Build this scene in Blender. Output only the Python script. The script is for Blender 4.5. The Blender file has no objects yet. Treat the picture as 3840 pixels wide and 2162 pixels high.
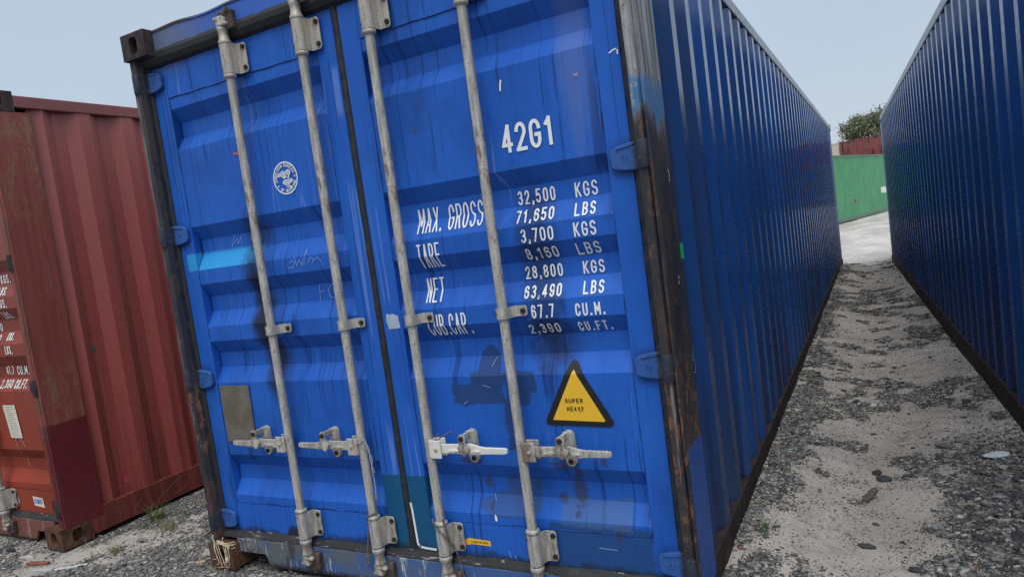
import bpy, bmesh, math, random
import numpy as np
from mathutils import Vector, Matrix
random.seed(7); rng = np.random.default_rng(11)
scene = bpy.context.scene
COL = scene.collection
R = math.radians

# ------------------------------------------------------------------ camera
cam_d = bpy.data.cameras.new('camera'); cam = bpy.data.objects.new('camera', cam_d); COL.objects.link(cam)
cam_d.sensor_width = 36.0; cam_d.lens = 2632.5 / 3840 * 36.0
cam_d.clip_start = 0.05; cam_d.clip_end = 2000
CAM = Vector((3.0594, -2.2201, 1.4502))
yaw, pitch, roll = R(27.883), R(-4.625), R(7.655)
Rm = Matrix.Rotation(yaw, 3, 'Z') @ Matrix.Rotation(pitch, 3, 'X') @ Matrix.Rotation(roll, 3, 'Y') @ Matrix.Rotation(math.pi/2, 3, 'X')
cam.matrix_world = Matrix.Translation(CAM) @ Rm.to_4x4()
scene.camera = cam

# ------------------------------------------------------------------ world: pale overcast sky
SUN_EL, SUN_AZ = 60.0, 158.0      # sun azimuth measured clockwise from +Y
world = bpy.data.worlds.new('World'); scene.world = world; world.use_nodes = True
wt = world.node_tree; wt.nodes.clear()
w_out = wt.nodes.new('ShaderNodeOutputWorld'); w_bg = wt.nodes.new('ShaderNodeBackground')
sky = wt.nodes.new('ShaderNodeTexSky'); sky.sky_type = 'NISHITA'; sky.sun_disc = False
sky.sun_elevation = R(SUN_EL); sky.sun_rotation = R(SUN_AZ); sky.dust_density = 4.0; sky.air_density = 1.0
tc = wt.nodes.new('ShaderNodeTexCoord'); sep = wt.nodes.new('ShaderNodeSeparateXYZ')
wt.links.new(tc.outputs['Generated'], sep.inputs[0])
ramp = wt.nodes.new('ShaderNodeValToRGB'); wt.links.new(sep.outputs['Z'], ramp.inputs[0])
cr = ramp.color_ramp; cr.interpolation = 'EASE'
cr.elements[0].position = 0.0; cr.elements[0].color = (0.495, 0.575, 0.648, 1)
cr.elements[1].position = 1.0; cr.elements[1].color = (1.12, 1.15, 1.18, 1)
e = cr.elements.new(0.24); e.color = (0.440, 0.527, 0.637, 1); e = cr.elements.new(0.42); e.color = (0.430, 0.513, 0.625, 1)
wn = wt.nodes.new('ShaderNodeTexNoise'); wn.inputs['Scale'].default_value = 2.2; wn.inputs['Detail'].default_value = 5
wt.links.new(tc.outputs['Generated'], wn.inputs['Vector'])
wmr = wt.nodes.new('ShaderNodeMapRange'); wmr.inputs['To Min'].default_value = 8.9; wmr.inputs['To Max'].default_value = 10.7
wt.links.new(wn.outputs['Fac'], wmr.inputs['Value'])
wsc = wt.nodes.new('ShaderNodeVectorMath'); wsc.operation = 'SCALE'
wt.links.new(ramp.outputs['Color'], wsc.inputs[0]); wt.links.new(wmr.outputs[0], wsc.inputs['Scale'])
wmx = wt.nodes.new('ShaderNodeMix'); wmx.data_type = 'RGBA'; wmx.inputs['Factor'].default_value = 0.08
wt.links.new(wsc.outputs[0], wmx.inputs['A']); wt.links.new(sky.outputs[0], wmx.inputs['B'])
wt.links.new(wmx.outputs['Result'], w_bg.inputs['Color']); w_bg.inputs['Strength'].default_value = 0.1
wt.links.new(w_bg.outputs[0], w_out.inputs[0])

# ------------------------------------------------------------------ sun behind cloud
sd = bpy.data.lights.new('sun', 'SUN'); sd.energy = 1.5; sd.angle = R(38); sd.color = (1.0, 0.97, 0.93)
sun = bpy.data.objects.new('sun', sd); COL.objects.link(sun)
sdir = Vector((math.sin(R(SUN_AZ))*math.cos(R(SUN_EL)), math.cos(R(SUN_AZ))*math.cos(R(SUN_EL)), math.sin(R(SUN_EL))))
sun.rotation_euler = sdir.to_track_quat('Z', 'Y').to_euler(); sun.location = (0, -6, 12)
scene.view_settings.view_transform = 'Standard'; scene.view_settings.look = 'None'
scene.view_settings.gamma = 1.0; scene.view_settings.exposure = 0.3
scene.view_settings.use_curve_mapping = False
scene.cycles.use_denoising = False      # keep the fine grit crisp
scene.cycles.max_bounces = 6

# ================================================================== helpers
class MB:
    def __init__(s): s.v = []; s.f = []; s.smooth = []
    def add(s, vs, fs, sm=False):
        o = len(s.v); s.v += [tuple(p) for p in vs]; s.f += [tuple(i + o for i in f) for f in fs]; s.smooth += [sm]*len(fs); return s
    def box(s, x0, x1, y0, y1, z0, z1):
        return s.add([(x0,y0,z0),(x1,y0,z0),(x1,y1,z0),(x0,y1,z0),(x0,y0,z1),(x1,y0,z1),(x1,y1,z1),(x0,y1,z1)],
                     [(0,3,2,1),(4,5,6,7),(0,1,5,4),(1,2,6,5),(2,3,7,6),(3,0,4,7)])
    def cbox(s, x0, x1, y0, y1, z0, z1, c=0.004):
        bm = bmesh.new(); bmesh.ops.create_cube(bm, size=1.0)
        for v in bm.verts:
            v.co = Vector((x0 if v.co.x < 0 else x1, y0 if v.co.y < 0 else y1, z0 if v.co.z < 0 else z1))
        bmesh.ops.bevel(bm, geom=bm.edges[:], offset=c, segments=2, affect='EDGES', profile=0.5)
        return s.addbm(bm)
    def addbm(s, bm, sm=False):
        bm.verts.index_update()
        s.add([v.co for v in bm.verts], [[v.index for v in f.verts] for f in bm.faces], sm); bm.free(); return s
    def prism(s, poly, axis, a, b, c=0.0):
        """poly 2-D; axis 'z': (x,y) ; axis 'y': (x,z) ; axis 'x': (y,z)"""
        def P(p, t):
            return (p[0], p[1], t) if axis == 'z' else ((p[0], t, p[1]) if axis == 'y' else (t, p[0], p[1]))
        n = len(poly)
        vs = [P(p, a) for p in poly] + [P(p, b) for p in poly]
        fs = [tuple(range(n)), tuple(range(2*n-1, n-1, -1))] + [(i, (i+1) % n, n+(i+1) % n, n+i) for i in range(n)]
        if c > 0:
            bm = bmesh.new(); bv = [bm.verts.new(v) for v in vs]
            for f in fs: bm.faces.new([bv[i] for i in f])
            bmesh.ops.recalc_face_normals(bm, faces=bm.faces[:])
            bmesh.ops.bevel(bm, geom=bm.edges[:], offset=c, segments=2, affect='EDGES', profile=0.5, clamp_overlap=True)
            return s.addbm(bm)
        return s.add(vs, fs)
    def lathe(s, prof, cx, cy, n=16, sm=True, a0=0.0):
        """prof = [(r,z)...] around vertical axis at cx,cy"""
        vs = []; fs = []; m = len(prof)
        for r, z in prof:
            for k in range(n):
                a = a0 + 2*math.pi*k/n; vs.append((cx + r*math.cos(a), cy + r*math.sin(a), z))
        for i in range(m-1):
            for k in range(n): fs.append((i*n+k, i*n+(k+1) % n, (i+1)*n+(k+1) % n, (i+1)*n+k))
        s.add(vs, fs, sm)
        s.add([vs[k] for k in range(n)], [tuple(range(n-1, -1, -1))]); s.add([vs[(m-1)*n+k] for k in range(n)], [tuple(range(n))])
        return s
    def tube(s, pts, r, n=6, sm=True):
        pts = [Vector(p) for p in pts]; vs = []; fs = []
        rr = r if isinstance(r, (list, tuple)) else [r]*len(pts)
        up = Vector((0.31, 0.42, 0.85))
        for i, p in enumerate(pts):
            t = (pts[min(i+1, len(pts)-1)] - pts[max(i-1, 0)]).normalized()
            u = t.cross(up); u = u.normalized() if u.length > 1e-5 else Vector((1, 0, 0)); w = t.cross(u)
            for k in range(n):
                a = 2*math.pi*k/n; vs.append(p + (u*math.cos(a) + w*math.sin(a))*rr[i])
        for i in range(len(pts)-1):
            for k in range(n): fs.append((i*n+k, i*n+(k+1) % n, (i+1)*n+(k+1) % n, (i+1)*n+k))
        fs.append(tuple(range(n-1, -1, -1))); fs.append(tuple(range((len(pts)-1)*n, len(pts)*n)))
        return s.add(vs, fs, sm)
    def mesh(s, name):
        me = bpy.data.meshes.new(name); me.from_pydata(s.v, [], s.f)
        me.polygons.foreach_set('use_smooth', s.smooth); me.update()
        return me
    def build(s, name, mat, parent=None, loc=None, recalc=True):
        me = s.mesh(name); me.materials.append(mat)
        if recalc:
            bm = bmesh.new(); bm.from_mesh(me); bmesh.ops.recalc_face_normals(bm, faces=bm.faces[:]); bm.to_mesh(me); bm.free()
        return inst(name, me, parent, loc)

def inst(name, me, parent=None, loc=None, rot=None):
    o = bpy.data.objects.new(name, me); COL.objects.link(o)
    if parent is not None: o.parent = parent
    if loc is not None: o.location = loc
    if rot is not None: o.rotation_euler = rot
    return o
def tag(o, label=None, cat=None, group=None, kind=None):
    if label: o['label'] = label
    if cat: o['category'] = cat
    if group: o['group'] = group
    if kind: o['kind'] = kind
    return o
def thing(name, label, cat, loc=(0,0,0), rotz=0.0, group=None, rx=0.0):
    o = bpy.data.objects.new(name, None); COL.objects.link(o); o.empty_display_size = 0.2
    o.location = loc; o.rotation_euler = (rx, 0, rotz); return tag(o, label, cat, group)

def _h(i, j, s):
    n = np.sin(i*127.1 + j*311.7 + s*74.7)*43758.5453
    return n - np.floor(n)
def vnoise(x, y, s=0):
    x = np.asarray(x, float); y = np.asarray(y, float)
    i = np.floor(x); j = np.floor(y); u = x-i; v = y-j; u = u*u*(3-2*u); v = v*v*(3-2*v)
    return (_h(i,j,s)*(1-u)+_h(i+1,j,s)*u)*(1-v) + (_h(i,j+1,s)*(1-u)+_h(i+1,j+1,s)*u)*v
def fbm(x, y, s=0, o=3):
    a = 0; w = 0.5; t = 0
    for k in range(o): a = a + w*vnoise(np.asarray(x)*2**k, np.asarray(y)*2**k, s+k*3); t += w; w *= .5
    return a/t
def sstep(a, b, x):
    t = np.clip((np.asarray(x, float)-a)/(b-a), 0, 1); return t*t*(3-2*t)

# ================================================================== materials
class NT:
    def __init__(s, name):
        s.m = bpy.data.materials.new(name); s.m.use_nodes = True; s.t = s.m.node_tree; s.t.nodes.clear()
        s.out = s.t.nodes.new('ShaderNodeOutputMaterial'); s.b = s.t.nodes.new('ShaderNodeBsdfPrincipled')
        s.t.links.new(s.b.outputs[0], s.out.inputs[0])
        c = s.t.nodes.new('ShaderNodeTexCoord'); s.co = c.outputs['Object']
        sp = s.t.nodes.new('ShaderNodeSeparateXYZ'); s.t.links.new(s.co, sp.inputs[0]); s.x, s.y, s.z = sp.outputs
    def put(s, sock, v):
        if isinstance(v, bpy.types.NodeSocket): s.t.links.new(v, sock)
        elif isinstance(v, (tuple, list)) and len(v) == 3 and sock.type == 'RGBA': sock.default_value = (*v, 1)
        else: sock.default_value = v
    def math(s, op, a, b=None, c=None):
        n = s.t.nodes.new('ShaderNodeMath'); n.operation = op; s.put(n.inputs[0], a)
        if b is not None: s.put(n.inputs[1], b)
        if c is not None: s.put(n.inputs[2], c)
        return n.outputs[0]
    def mr(s, v, a, b, c=0.0, d=1.0, sm=True):
        n = s.t.nodes.new('ShaderNodeMapRange'); n.interpolation_type = 'SMOOTHSTEP' if sm else 'LINEAR'
        s.put(n.inputs['Value'], v); s.put(n.inputs['From Min'], a); s.put(n.inputs['From Max'], b); s.put(n.inputs['To Min'], c); s.put(n.inputs['To Max'], d)
        return n.outputs[0]
    def noise(s, scale, detail=4, rough=0.55, sc=(1,1,1), off=0.0, dist=0.0):
        mp = s.t.nodes.new('ShaderNodeMapping'); s.t.links.new(s.co, mp.inputs['Vector']); mp.inputs['Scale'].default_value = sc
        mp.inputs['Location'].default_value = (off, off*1.7, off*.6)
        n = s.t.nodes.new('ShaderNodeTexNoise'); s.t.links.new(mp.outputs[0], n.inputs['Vector'])
        n.inputs['Scale'].default_value = scale; n.inputs['Detail'].default_value = detail; n.inputs['Roughness'].default_value = rough
        n.inputs['Distortion'].default_value = dist
        return n.outputs['Fac']
    def voro(s, scale, feat='F1', out='Distance', sc=(1,1,1)):
        mp = s.t.nodes.new('ShaderNodeMapping'); s.t.links.new(s.co, mp.inputs['Vector']); mp.inputs['Scale'].default_value = sc
        n = s.t.nodes.new('ShaderNodeTexVoronoi'); n.feature = feat; s.t.links.new(mp.outputs[0], n.inputs['Vector']); n.inputs['Scale'].default_value = scale
        return n.outputs[out]
    def mix(s, f, a, b, mode='MIX'):
        n = s.t.nodes.new('ShaderNodeMix'); n.data_type = 'RGBA'; n.blend_type = mode
        s.put(n.inputs['Factor'], f); s.put(n.inputs['A'], a); s.put(n.inputs['B'], b); return n.outputs['Result']
    def boxmask(s, u, v, u0, u1, v0, v1, soft=0.004, amp=0.01, nz=None):
        if nz is None: nz = s.noise(14, 4)
        d = s.math('SUBTRACT', nz, 0.5)
        du = s.math('SUBTRACT', s.math('ABSOLUTE', s.math('SUBTRACT', u, (u0+u1)/2)), (u1-u0)/2)
        dv = s.math('SUBTRACT', s.math('ABSOLUTE', s.math('SUBTRACT', v, (v0+v1)/2)), (v1-v0)/2)
        m = s.math('ADD', s.math('MAXIMUM', du, dv), s.math('MULTIPLY', d, amp*2))
        return s.mr(m, -soft, soft, 1.0, 0.0)
    def ellmask(s, u, v, cu, cv, ru, rv, soft=0.3, amp=0.8, nz=None):
        if nz is None: nz = s.noise(9, 6, .65)
        a = s.math('POWER', s.math('DIVIDE', s.math('SUBTRACT', u, cu), ru), 2.0)
        b = s.math('POWER', s.math('DIVIDE', s.math('SUBTRACT', v, cv), rv), 2.0)
        d = s.math('SQRT', s.math('ADD', a, b))
        d = s.math('ADD', d, s.math('MULTIPLY', s.math('SUBTRACT', nz, 0.5), amp*2))
        return s.mr(d, 1-soft, 1+soft, 1.0, 0.0)
    def bump(s, h, strength=0.2, dist=0.01, prev=None):
        n = s.t.nodes.new('ShaderNodeBump'); s.put(n.inputs['Height'], h); n.inputs['Strength'].default_value = strength; n.inputs['Distance'].default_value = dist
        if prev is not None: s.t.links.new(prev, n.inputs['Normal'])
        return n.outputs[0]
    def done(s, col, rough=0.5, spec=0.5, nrm=None, metal=0.0, coat=0.0):
        s.put(s.b.inputs['Base Color'], col); s.put(s.b.inputs['Roughness'], rough); s.put(s.b.inputs['Specular IOR Level'], spec)
        s.put(s.b.inputs['Metallic'], metal)
        if coat: s.b.inputs['Coat Weight'].default_value = coat; s.b.inputs['Coat Roughness'].default_value = 0.15
        if nrm is not None: s.t.links.new(nrm, s.b.inputs['Normal'])
        return s.m

def flat(name, col, rough=0.6, var=0.15, scale=30, bump=0.0, spec=0.4, metal=0.0):
    n = NT(name); f = n.noise(scale, 5)
    c = n.mix(f, tuple(k*(1-var) for k in col), tuple(min(1, k*(1+var)) for k in col))
    return n.done(c, rough, spec, n.bump(f, bump, 0.004) if bump else None, metal)

BLUE = (0.030, 0.118, 0.560)
DKBLUE = (0.020, 0.055, 0.170)

def mat_blue_door():
    n = NT('blue door paint')
    X, Z = n.x, n.z
    f = n.noise(1.6, 5); f2 = n.noise(45, 3)
    c = n.mix(n.mr(f, .3, .7), (0.016, 0.104, 0.470), (0.020, 0.126, 0.535))
    c = n.mix(n.math('MULTIPLY', f2, 0.10), c, (0.02, 0.06, 0.30))
    edge = n.noise(10, 5); fine = n.noise(60, 4, .7); sp = n.noise(110, 3, .8)
    # chalky faded areas
    chalk = n.mr(n.noise(2.2, 4, .6, (1, 1, .5), 3.3), .56, .78)
    c = n.mix(n.math('MULTIPLY', chalk, .20), c, (0.060, 0.205, 0.60))
    # thin dark run marks and pale run marks
    st = n.noise(1.0, 1, .3, (9, 1, .16), 1.0); md = n.mr(n.noise(3.4, 3, .5, (1.2, 1, .8), 8.0), .46, .60)
    dk = n.math('MULTIPLY', n.mr(n.math('ABSOLUTE', n.math('SUBTRACT', st, .5)), .022, .006), md)
    st3 = n.noise(1.0, 1, .3, (13, 1, .2), 11.0); dk3 = n.math('MULTIPLY', n.mr(n.math('ABSOLUTE', n.math('SUBTRACT', st3, .52)), .020, .006), n.mr(n.noise(3.0, 3, .5, (1.3, 1, .7), 18.0), .48, .60))
    c = n.mix(n.math('MULTIPLY', n.math('MAXIMUM', dk, dk3), .60), c, (0.006, 0.026, 0.13))
    st2 = n.noise(1.0, 1, .3, (11, 1, .22), 5.0); md2 = n.mr(n.noise(2.8, 3, .5, (1, 1, .8), 2.0), .52, .64)
    wh = n.math('MULTIPLY', n.mr(n.math('ABSOLUTE', n.math('SUBTRACT', st2, .5)), .008, .002), md2)
    c = n.mix(n.math('MULTIPLY', wh, .24), c, (0.36, 0.50, 0.80))
    # old grey drips, upper right
    g = n.math('MULTIPLY', n.ellmask(X, Z, 2.19, 2.05, .055, .34, .5, .35, n.noise(3, 3, .5, (7, 1, .6))), .22)
    c = n.mix(g, c, (0.24, 0.25, 0.27))
    fg = n.noise(1.0, 4, .7, (70, 1, 3.0), 21.0); c = n.mix(n.math('MULTIPLY', n.mr(fg, .50, .74), .30), c, (0.008, 0.040, 0.20))
    dust = n.math('MULTIPLY', n.mr(n.noise(150, 3, .7, (1, 1, .5)), .66, .70), n.mr(n.noise(3.5, 4, .6), .44, .62)); c = n.mix(n.math('MULTIPLY', dust, .7), c, (0.006, 0.014, 0.06))
    gr = n.mr(n.noise(2.1, 6, .68, (1, 1, .55), 31.0), .50, .76); c = n.mix(n.math('MULTIPLY', gr, .50), c, (0.010, 0.042, 0.17))
    # overpainted patches
    jag = n.noise(22, 5, .7, (.45, 1, 1.3))
    for (x0, x1, z0, z1) in ((1.515, 1.745, .800, .885), (1.60, 1.76, .872, .920), (1.765, 1.885, .845, .925), (1.775, 1.86, .79, .86), (1.74, 1.795, .62, .82)):
        c = n.mix(n.math('MULTIPLY', n.boxmask(X, Z, x0, x1, z0, z1, .004, .030, jag), .90), c, DKBLUE)
    c = n.mix(n.math('MULTIPLY', n.ellmask(X, Z, 1.688, .93, .052, .095, .04, .25, jag), .9), c, DKBLUE)
    for (cx, cz, rx, rz) in ((1.70, .385, .13, .05), (1.76, .46, .075, .06)):
        c = n.mix(n.math('MULTIPLY', n.ellmask(X, Z, cx, cz, rx, rz, .05, .5, edge), .72), c, (0.035, 0.085, 0.22))
    c = n.mix(n.math('MULTIPLY', n.boxmask(X, Z, 1.86, 2.27, .155, .335, .006, .03, edge), .92), c, (0.018, 0.066, 0.215))
    c = n.mix(n.math('MULTIPLY', n.boxmask(X, Z, 1.92, 2.19, .33, .425, .008, .03, edge), .58), c, (0.07, 0.135, 0.26))
    c = n.mix(n.math('MULTIPLY', n.boxmask(X, Z, 1.095, 1.33, .16, .494, .004, .004, edge), .93), c, (0.008, 0.082, 0.175))
    c = n.mix(n.boxmask(X, Z, .10, .585, 1.463, 1.545, .002, .007, fine), c, (0.030, 0.285, 0.640))
    # soot
    soot_n = n.noise(16, 6, .75, (1, 1, .6))
    for (cx, cz, rx, rz, k) in ((.525, 1.30, .060, .26, .92), (.555, 1.02, .060, .17, .88), (.55, 1.60, .075, .08, .65), (1.955, 1.28, .075, .33, .62), (1.97, 1.02, .10, .08, .5)):
        c = n.mix(n.math('MULTIPLY', n.ellmask(X, Z, cx, cz, rx, rz, .55, .85, soot_n), k), c, (0.012, 0.014, 0.022))
    # rust specks low on the right hand door
    for (cx, cz, rx, rz) in ((1.995, .45, .03, .07), (1.92, .42, .022, .022), (1.96, .565, .06, .02), (1.555, .57, .06, .016), (1.60, .47, .02, .03), (2.12, .58, .012, .02),
                             (1.615, .38, .01, .02), (2.145, .30, .012, .035), (1.985, .37, .012, .014), (1.512, 1.885, .008, .016), (2.01, .53, .02, .03)):
        c = n.mix(n.math('MULTIPLY', n.ellmask(X, Z, cx, cz, rx*.85, rz*.85, .22, 1.5, fine), .62), c, (0.055, 0.040, 0.030))
    chips = n.math('MULTIPLY', n.mr(sp, .735, .75), n.mr(Z, .75, .45))
    c = n.mix(n.math('MULTIPLY', chips, .8), c, (0.55, 0.60, 0.70))
    # grime along the bottom edge and by the hinges
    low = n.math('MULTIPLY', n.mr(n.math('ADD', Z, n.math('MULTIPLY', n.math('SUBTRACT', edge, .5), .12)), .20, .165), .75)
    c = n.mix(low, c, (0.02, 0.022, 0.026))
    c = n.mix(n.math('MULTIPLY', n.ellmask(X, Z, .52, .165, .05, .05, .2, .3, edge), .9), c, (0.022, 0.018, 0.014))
    up = n.math('MULTIPLY', n.mr(n.math('ADD', Z, n.math('MULTIPLY', n.math('SUBTRACT', soot_n, .5), .2)), 2.36, 2.46), .45)
    c = n.mix(n.math('MULTIPLY', up, n.mr(X, .55, .2)), c, (0.08, 0.08, 0.08))
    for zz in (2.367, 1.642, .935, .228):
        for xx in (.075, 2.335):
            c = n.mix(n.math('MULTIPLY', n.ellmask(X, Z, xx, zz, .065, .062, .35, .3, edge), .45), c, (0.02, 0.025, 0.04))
    nr = n.bump(n.noise(5, 2, .4), .12, .02); nr = n.bump(fine, .05, .002, nr)
    return n.done(c, n.mr(f, .3, .7, .36, .48), .20, nr)

def mat_side(name, a, b, dirt_shade=0.5, rough=(.26, .40), bumpk=.22, extra=None, dirt_shade_col=(0.02, 0.022, 0.03)):
    n = NT(name)
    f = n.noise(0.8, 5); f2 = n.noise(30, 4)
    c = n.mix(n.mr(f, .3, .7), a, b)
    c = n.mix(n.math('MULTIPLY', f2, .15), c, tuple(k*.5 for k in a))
    pan = n.noise(1.0, 1, .2, (1, .85, .02), 4.4)
    c = n.mix(n.mr(pan, .45, .6, 0, .35), c, tuple(k*.45 + .01 for k in a))
    st = n.noise(1.0, 4, .6, (3, 22, .6), 2.0)
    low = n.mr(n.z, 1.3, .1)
    d = n.math('MULTIPLY', n.mr(st, .36, .66), n.math('ADD', n.math('MULTIPLY', low, dirt_shade), .12*dirt_shade))  # dirt streaks, plus alley shade painted low on the blue side wall
    c = n.mix(d, c, dirt_shade_col)
    ru = n.math('MULTIPLY', n.mr(n.noise(7, 7, .7, (1, 1, .45), 6.0), .70, .74), n.mr(n.noise(1.2, 3), .52, .64))
    c = n.mix(n.math('MULTIPLY', ru, .7), c, (0.045, 0.026, 0.02))
    if extra: c = extra(n, c)
    nr = n.bump(n.noise(2.2, 2, .4, (1, 1, .35)), bumpk, .012); nr = n.bump(f2, .02, .001, nr)
    scuff = n.math('MULTIPLY', n.mr(n.noise(2.6, 7, .75, (1, 1, .5), 13.0), .58, .66), n.mr(n.z, 1.9, .7))
    c = n.mix(n.math('MULTIPLY', scuff, .45), c, dirt_shade_col)
    rg = n.math('ADD', n.mr(f2, .3, .7, rough[0], rough[1]), n.math('MULTIPLY', low, .28))
    return n.done(c, rg, n.mr(n.z, .3, 2.2, .20, .85), nr)

def mat_post_blue():
    n = NT('weathered blue post')
    Z = n.z; st = n.noise(1.0, 5, .65, (34, 34, 1.3), 1.1); f = n.noise(10, 6, .7, (1, 1, .4)); fl = n.noise(34, 6, .75, (1, 1, .5))
    right = n.mr(n.x, 1.2, 1.3, 0, 1)
    dark = n.mix(n.mr(f, .4, .6), (0.018, 0.022, 0.034), (0.045, 0.036, 0.034))
    dark = n.mix(n.mr(fl, .56, .64), dark, (0.075, 0.050, 0.040))
    dark = n.mix(n.math('MULTIPLY', n.mr(st, .62, .7), .6), dark, (0.25, 0.26, 0.28))
    grey = n.mix(n.mr(st, .38, .64), (0.07, 0.075, 0.085), (0.34, 0.36, 0.37))
    grey = n.mix(n.mr(fl, .62, .68), grey, (0.10, 0.06, 0.045))
    wob = n.math('MULTIPLY', n.math('SUBTRACT', f, .5), .30)
    zz = n.math('ADD', Z, wob)
    c = n.mix(n.math('MULTIPLY', n.mr(zz, 1.70, 1.82), right), dark, grey)
    c = n.mix(n.math('MULTIPLY', n.math('MULTIPLY', n.mr(zz, 1.74, 1.78), n.mr(zz, 1.90, 1.86)), n.math('MULTIPLY', right, n.mr(fl, .34, .46))), c, (0.05, 0.16, 0.34))
    org = n.math('MULTIPLY', n.math('MULTIPLY', n.mr(zz, .56, .66), n.mr(zz, 1.02, .86)), n.mr(fl, .50, .60))
    c = n.mix(n.math('MULTIPLY', org, .85), c, (0.20, 0.085, 0.040))
    z2 = n.math('ADD', Z, n.math('MULTIPLY', n.math('SUBTRACT', f, .5), .04))
    c = n.mix(n.math('MULTIPLY', n.math('MULTIPLY', n.mr(z2, .655, .635), right), n.mr(n.y, .045, .055)), c, (0.013, 0.072, 0.310))
    edge = n.math('MULTIPLY', n.mr(n.y, .06, .03), n.math('MULTIPLY', n.mr(fl, .50, .60), n.mr(Z, 1.0, .6, .35, 1.0)))
    c = n.mix(n.math('MULTIPLY', edge, n.math('MULTIPLY', right, .8)), c, (0.15, 0.075, 0.045))
    lf = n.math('MULTIPLY', n.math('MULTIPLY', n.math('SUBTRACT', 1.0, right), n.mr(n.y, .032, .026)), n.mr(n.x, .022, .014))
    c = n.mix(n.math('MULTIPLY', lf, n.mr(st, .40, .6)), c, (0.22, 0.25, 0.29))
    c = n.mix(n.math('MULTIPLY', n.math('SUBTRACT', 1.0, right), n.math('MULTIPLY', n.mr(Z, .55, .15), n.mr(fl, .36, .52))), c, (0.09, 0.045, 0.032))
    nr = n.bump(fl, .18, .004); nr = n.bump(st, .12, .003, nr)
    return n.done(c, .55, .4, nr)

def mat_red_post():
    n = NT('weathered red post'); Z = n.z
    st = n.noise(1.0, 5, .65, (30, 30, 1.5), 1.1); fl = n.noise(16, 7, .78, (1, 1, .35)); f = n.noise(3, 4)
    c = n.mix(n.mr(st, .35, .65), (0.20, 0.050, 0.042), (0.26, 0.068, 0.057))
    p = n.math('MULTIPLY', n.mr(fl, .50, .55), n.math('MAXIMUM', n.mr(Z, 1.75, 2.1), n.math('MULTIPLY', n.mr(Z, 1.12, .95), .9)))
    c = n.mix(p, c, n.mix(n.noise(40, 5, .7), (0.13, 0.050, 0.028), (0.34, 0.17, 0.10)))
    ln = n.math('MULTIPLY', n.mr(n.noise(1, 4, .7, (46, 46, 1.6), 5.0), .64, .68), .7)
    c = n.mix(ln, c, (0.22, 0.12, 0.09))
    z2 = n.math('ADD', Z, n.math('MULTIPLY', n.math('SUBTRACT', f, .5), .03))
    c = n.mix(n.mr(z2, .725, .705), c, n.mix(n.noise(5, 4), (0.115, 0.013, 0.019), (0.135, 0.016, 0.024)))
    ed = n.math('MULTIPLY', n.mr(n.y, .055, .025), n.mr(fl, .44, .54))
    c = n.mix(n.math('MULTIPLY', ed, .7), c, (0.10, 0.05, 0.035))
    return n.done(c, .5, .4, n.bump(fl, .3, .006))

def mat_rust(name, a=(0.055, 0.030, 0.022), b=(0.15, 0.075, 0.045), scale=22, bump=.5):
    n = NT(name); f = n.noise(scale, 7, .7, (1, 1, .6)); g = n.noise(5, 4)
    c = n.mix(n.mr(f, .35, .68), a, b); c = n.mix(n.mr(g, .5, .7, 0, .6), c, tuple(k*.55 for k in a))
    return n.done(c, .8, .2, n.bump(f, bump, .004))

def mat_galv():
    n = NT('galvanised steel'); oi = n.t.nodes.new('ShaderNodeObjectInfo')
    f = n.noise(52, 6, .75, (1, 1, .16)); g = n.noise(2.4, 4, .6, (1, 1, .6)); p = n.noise(120, 3, .7)
    c = n.mix(n.mr(f, .34, .66), (0.27, 0.265, 0.25), (0.55, 0.53, 0.49))
    c = n.mix(n.mr(g, .42, .70, 0, .65), c, (0.42, 0.36, 0.28))
    c = n.mix(n.math('MULTIPLY', n.mr(n.noise(1.0, 5, .7, (40, 40, 2.2), 3.0), .52, .68), .55), c, (0.13, 0.12, 0.11))
    c = n.mix(n.math('MULTIPLY', n.mr(p, .58, .66), .6), c, (0.07, 0.06, 0.055))
    c = n.mix(n.math('MULTIPLY', n.mr(n.noise(11, 6, .75, (1, 1, .4), 9.0), .54, .64), .80), c, (0.15, 0.090, 0.058))
    return n.done(c, .52, .4, n.bump(f, .15, .003), 0.1)

def mat_sill():
    n = NT('scuffed sill'); Z = n.z; st = n.noise(1.0, 6, .75, (24, 1, 3.5), 2.0); f = n.noise(4, 5, .6); p = n.noise(60, 5, .75, (1, 1, .5))
    c = n.mix(n.mr(f, .4, .62), (0.045, 0.105, 0.27), (0.10, 0.115, 0.13))
    c = n.mix(n.math('MULTIPLY', n.mr(st, .58, .64), n.mr(p, .35, .55)), c, (0.40, 0.43, 0.46))
    c = n.mix(n.mr(n.math('ADD', Z, n.math('MULTIPLY', n.math('SUBTRACT', p, .5), .05)), .045, .012), c, (0.018, 0.013, 0.011))
    c = n.mix(n.math('MULTIPLY', n.mr(n.x, .42, .2), .75), c, n.mix(n.mr(p, .4, .6), (0.05, 0.045, 0.045), (0.26, 0.23, 0.21)))
    c = n.mix(n.math('MULTIPLY', n.mr(n.noise(5, 5, .7, (1, 1, .3), 7.0), .6, .66), .7), c, (0.03, 0.022, 0.018))
    return n.done(c, .6, .35, n.bump(p, .3, .004))

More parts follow.
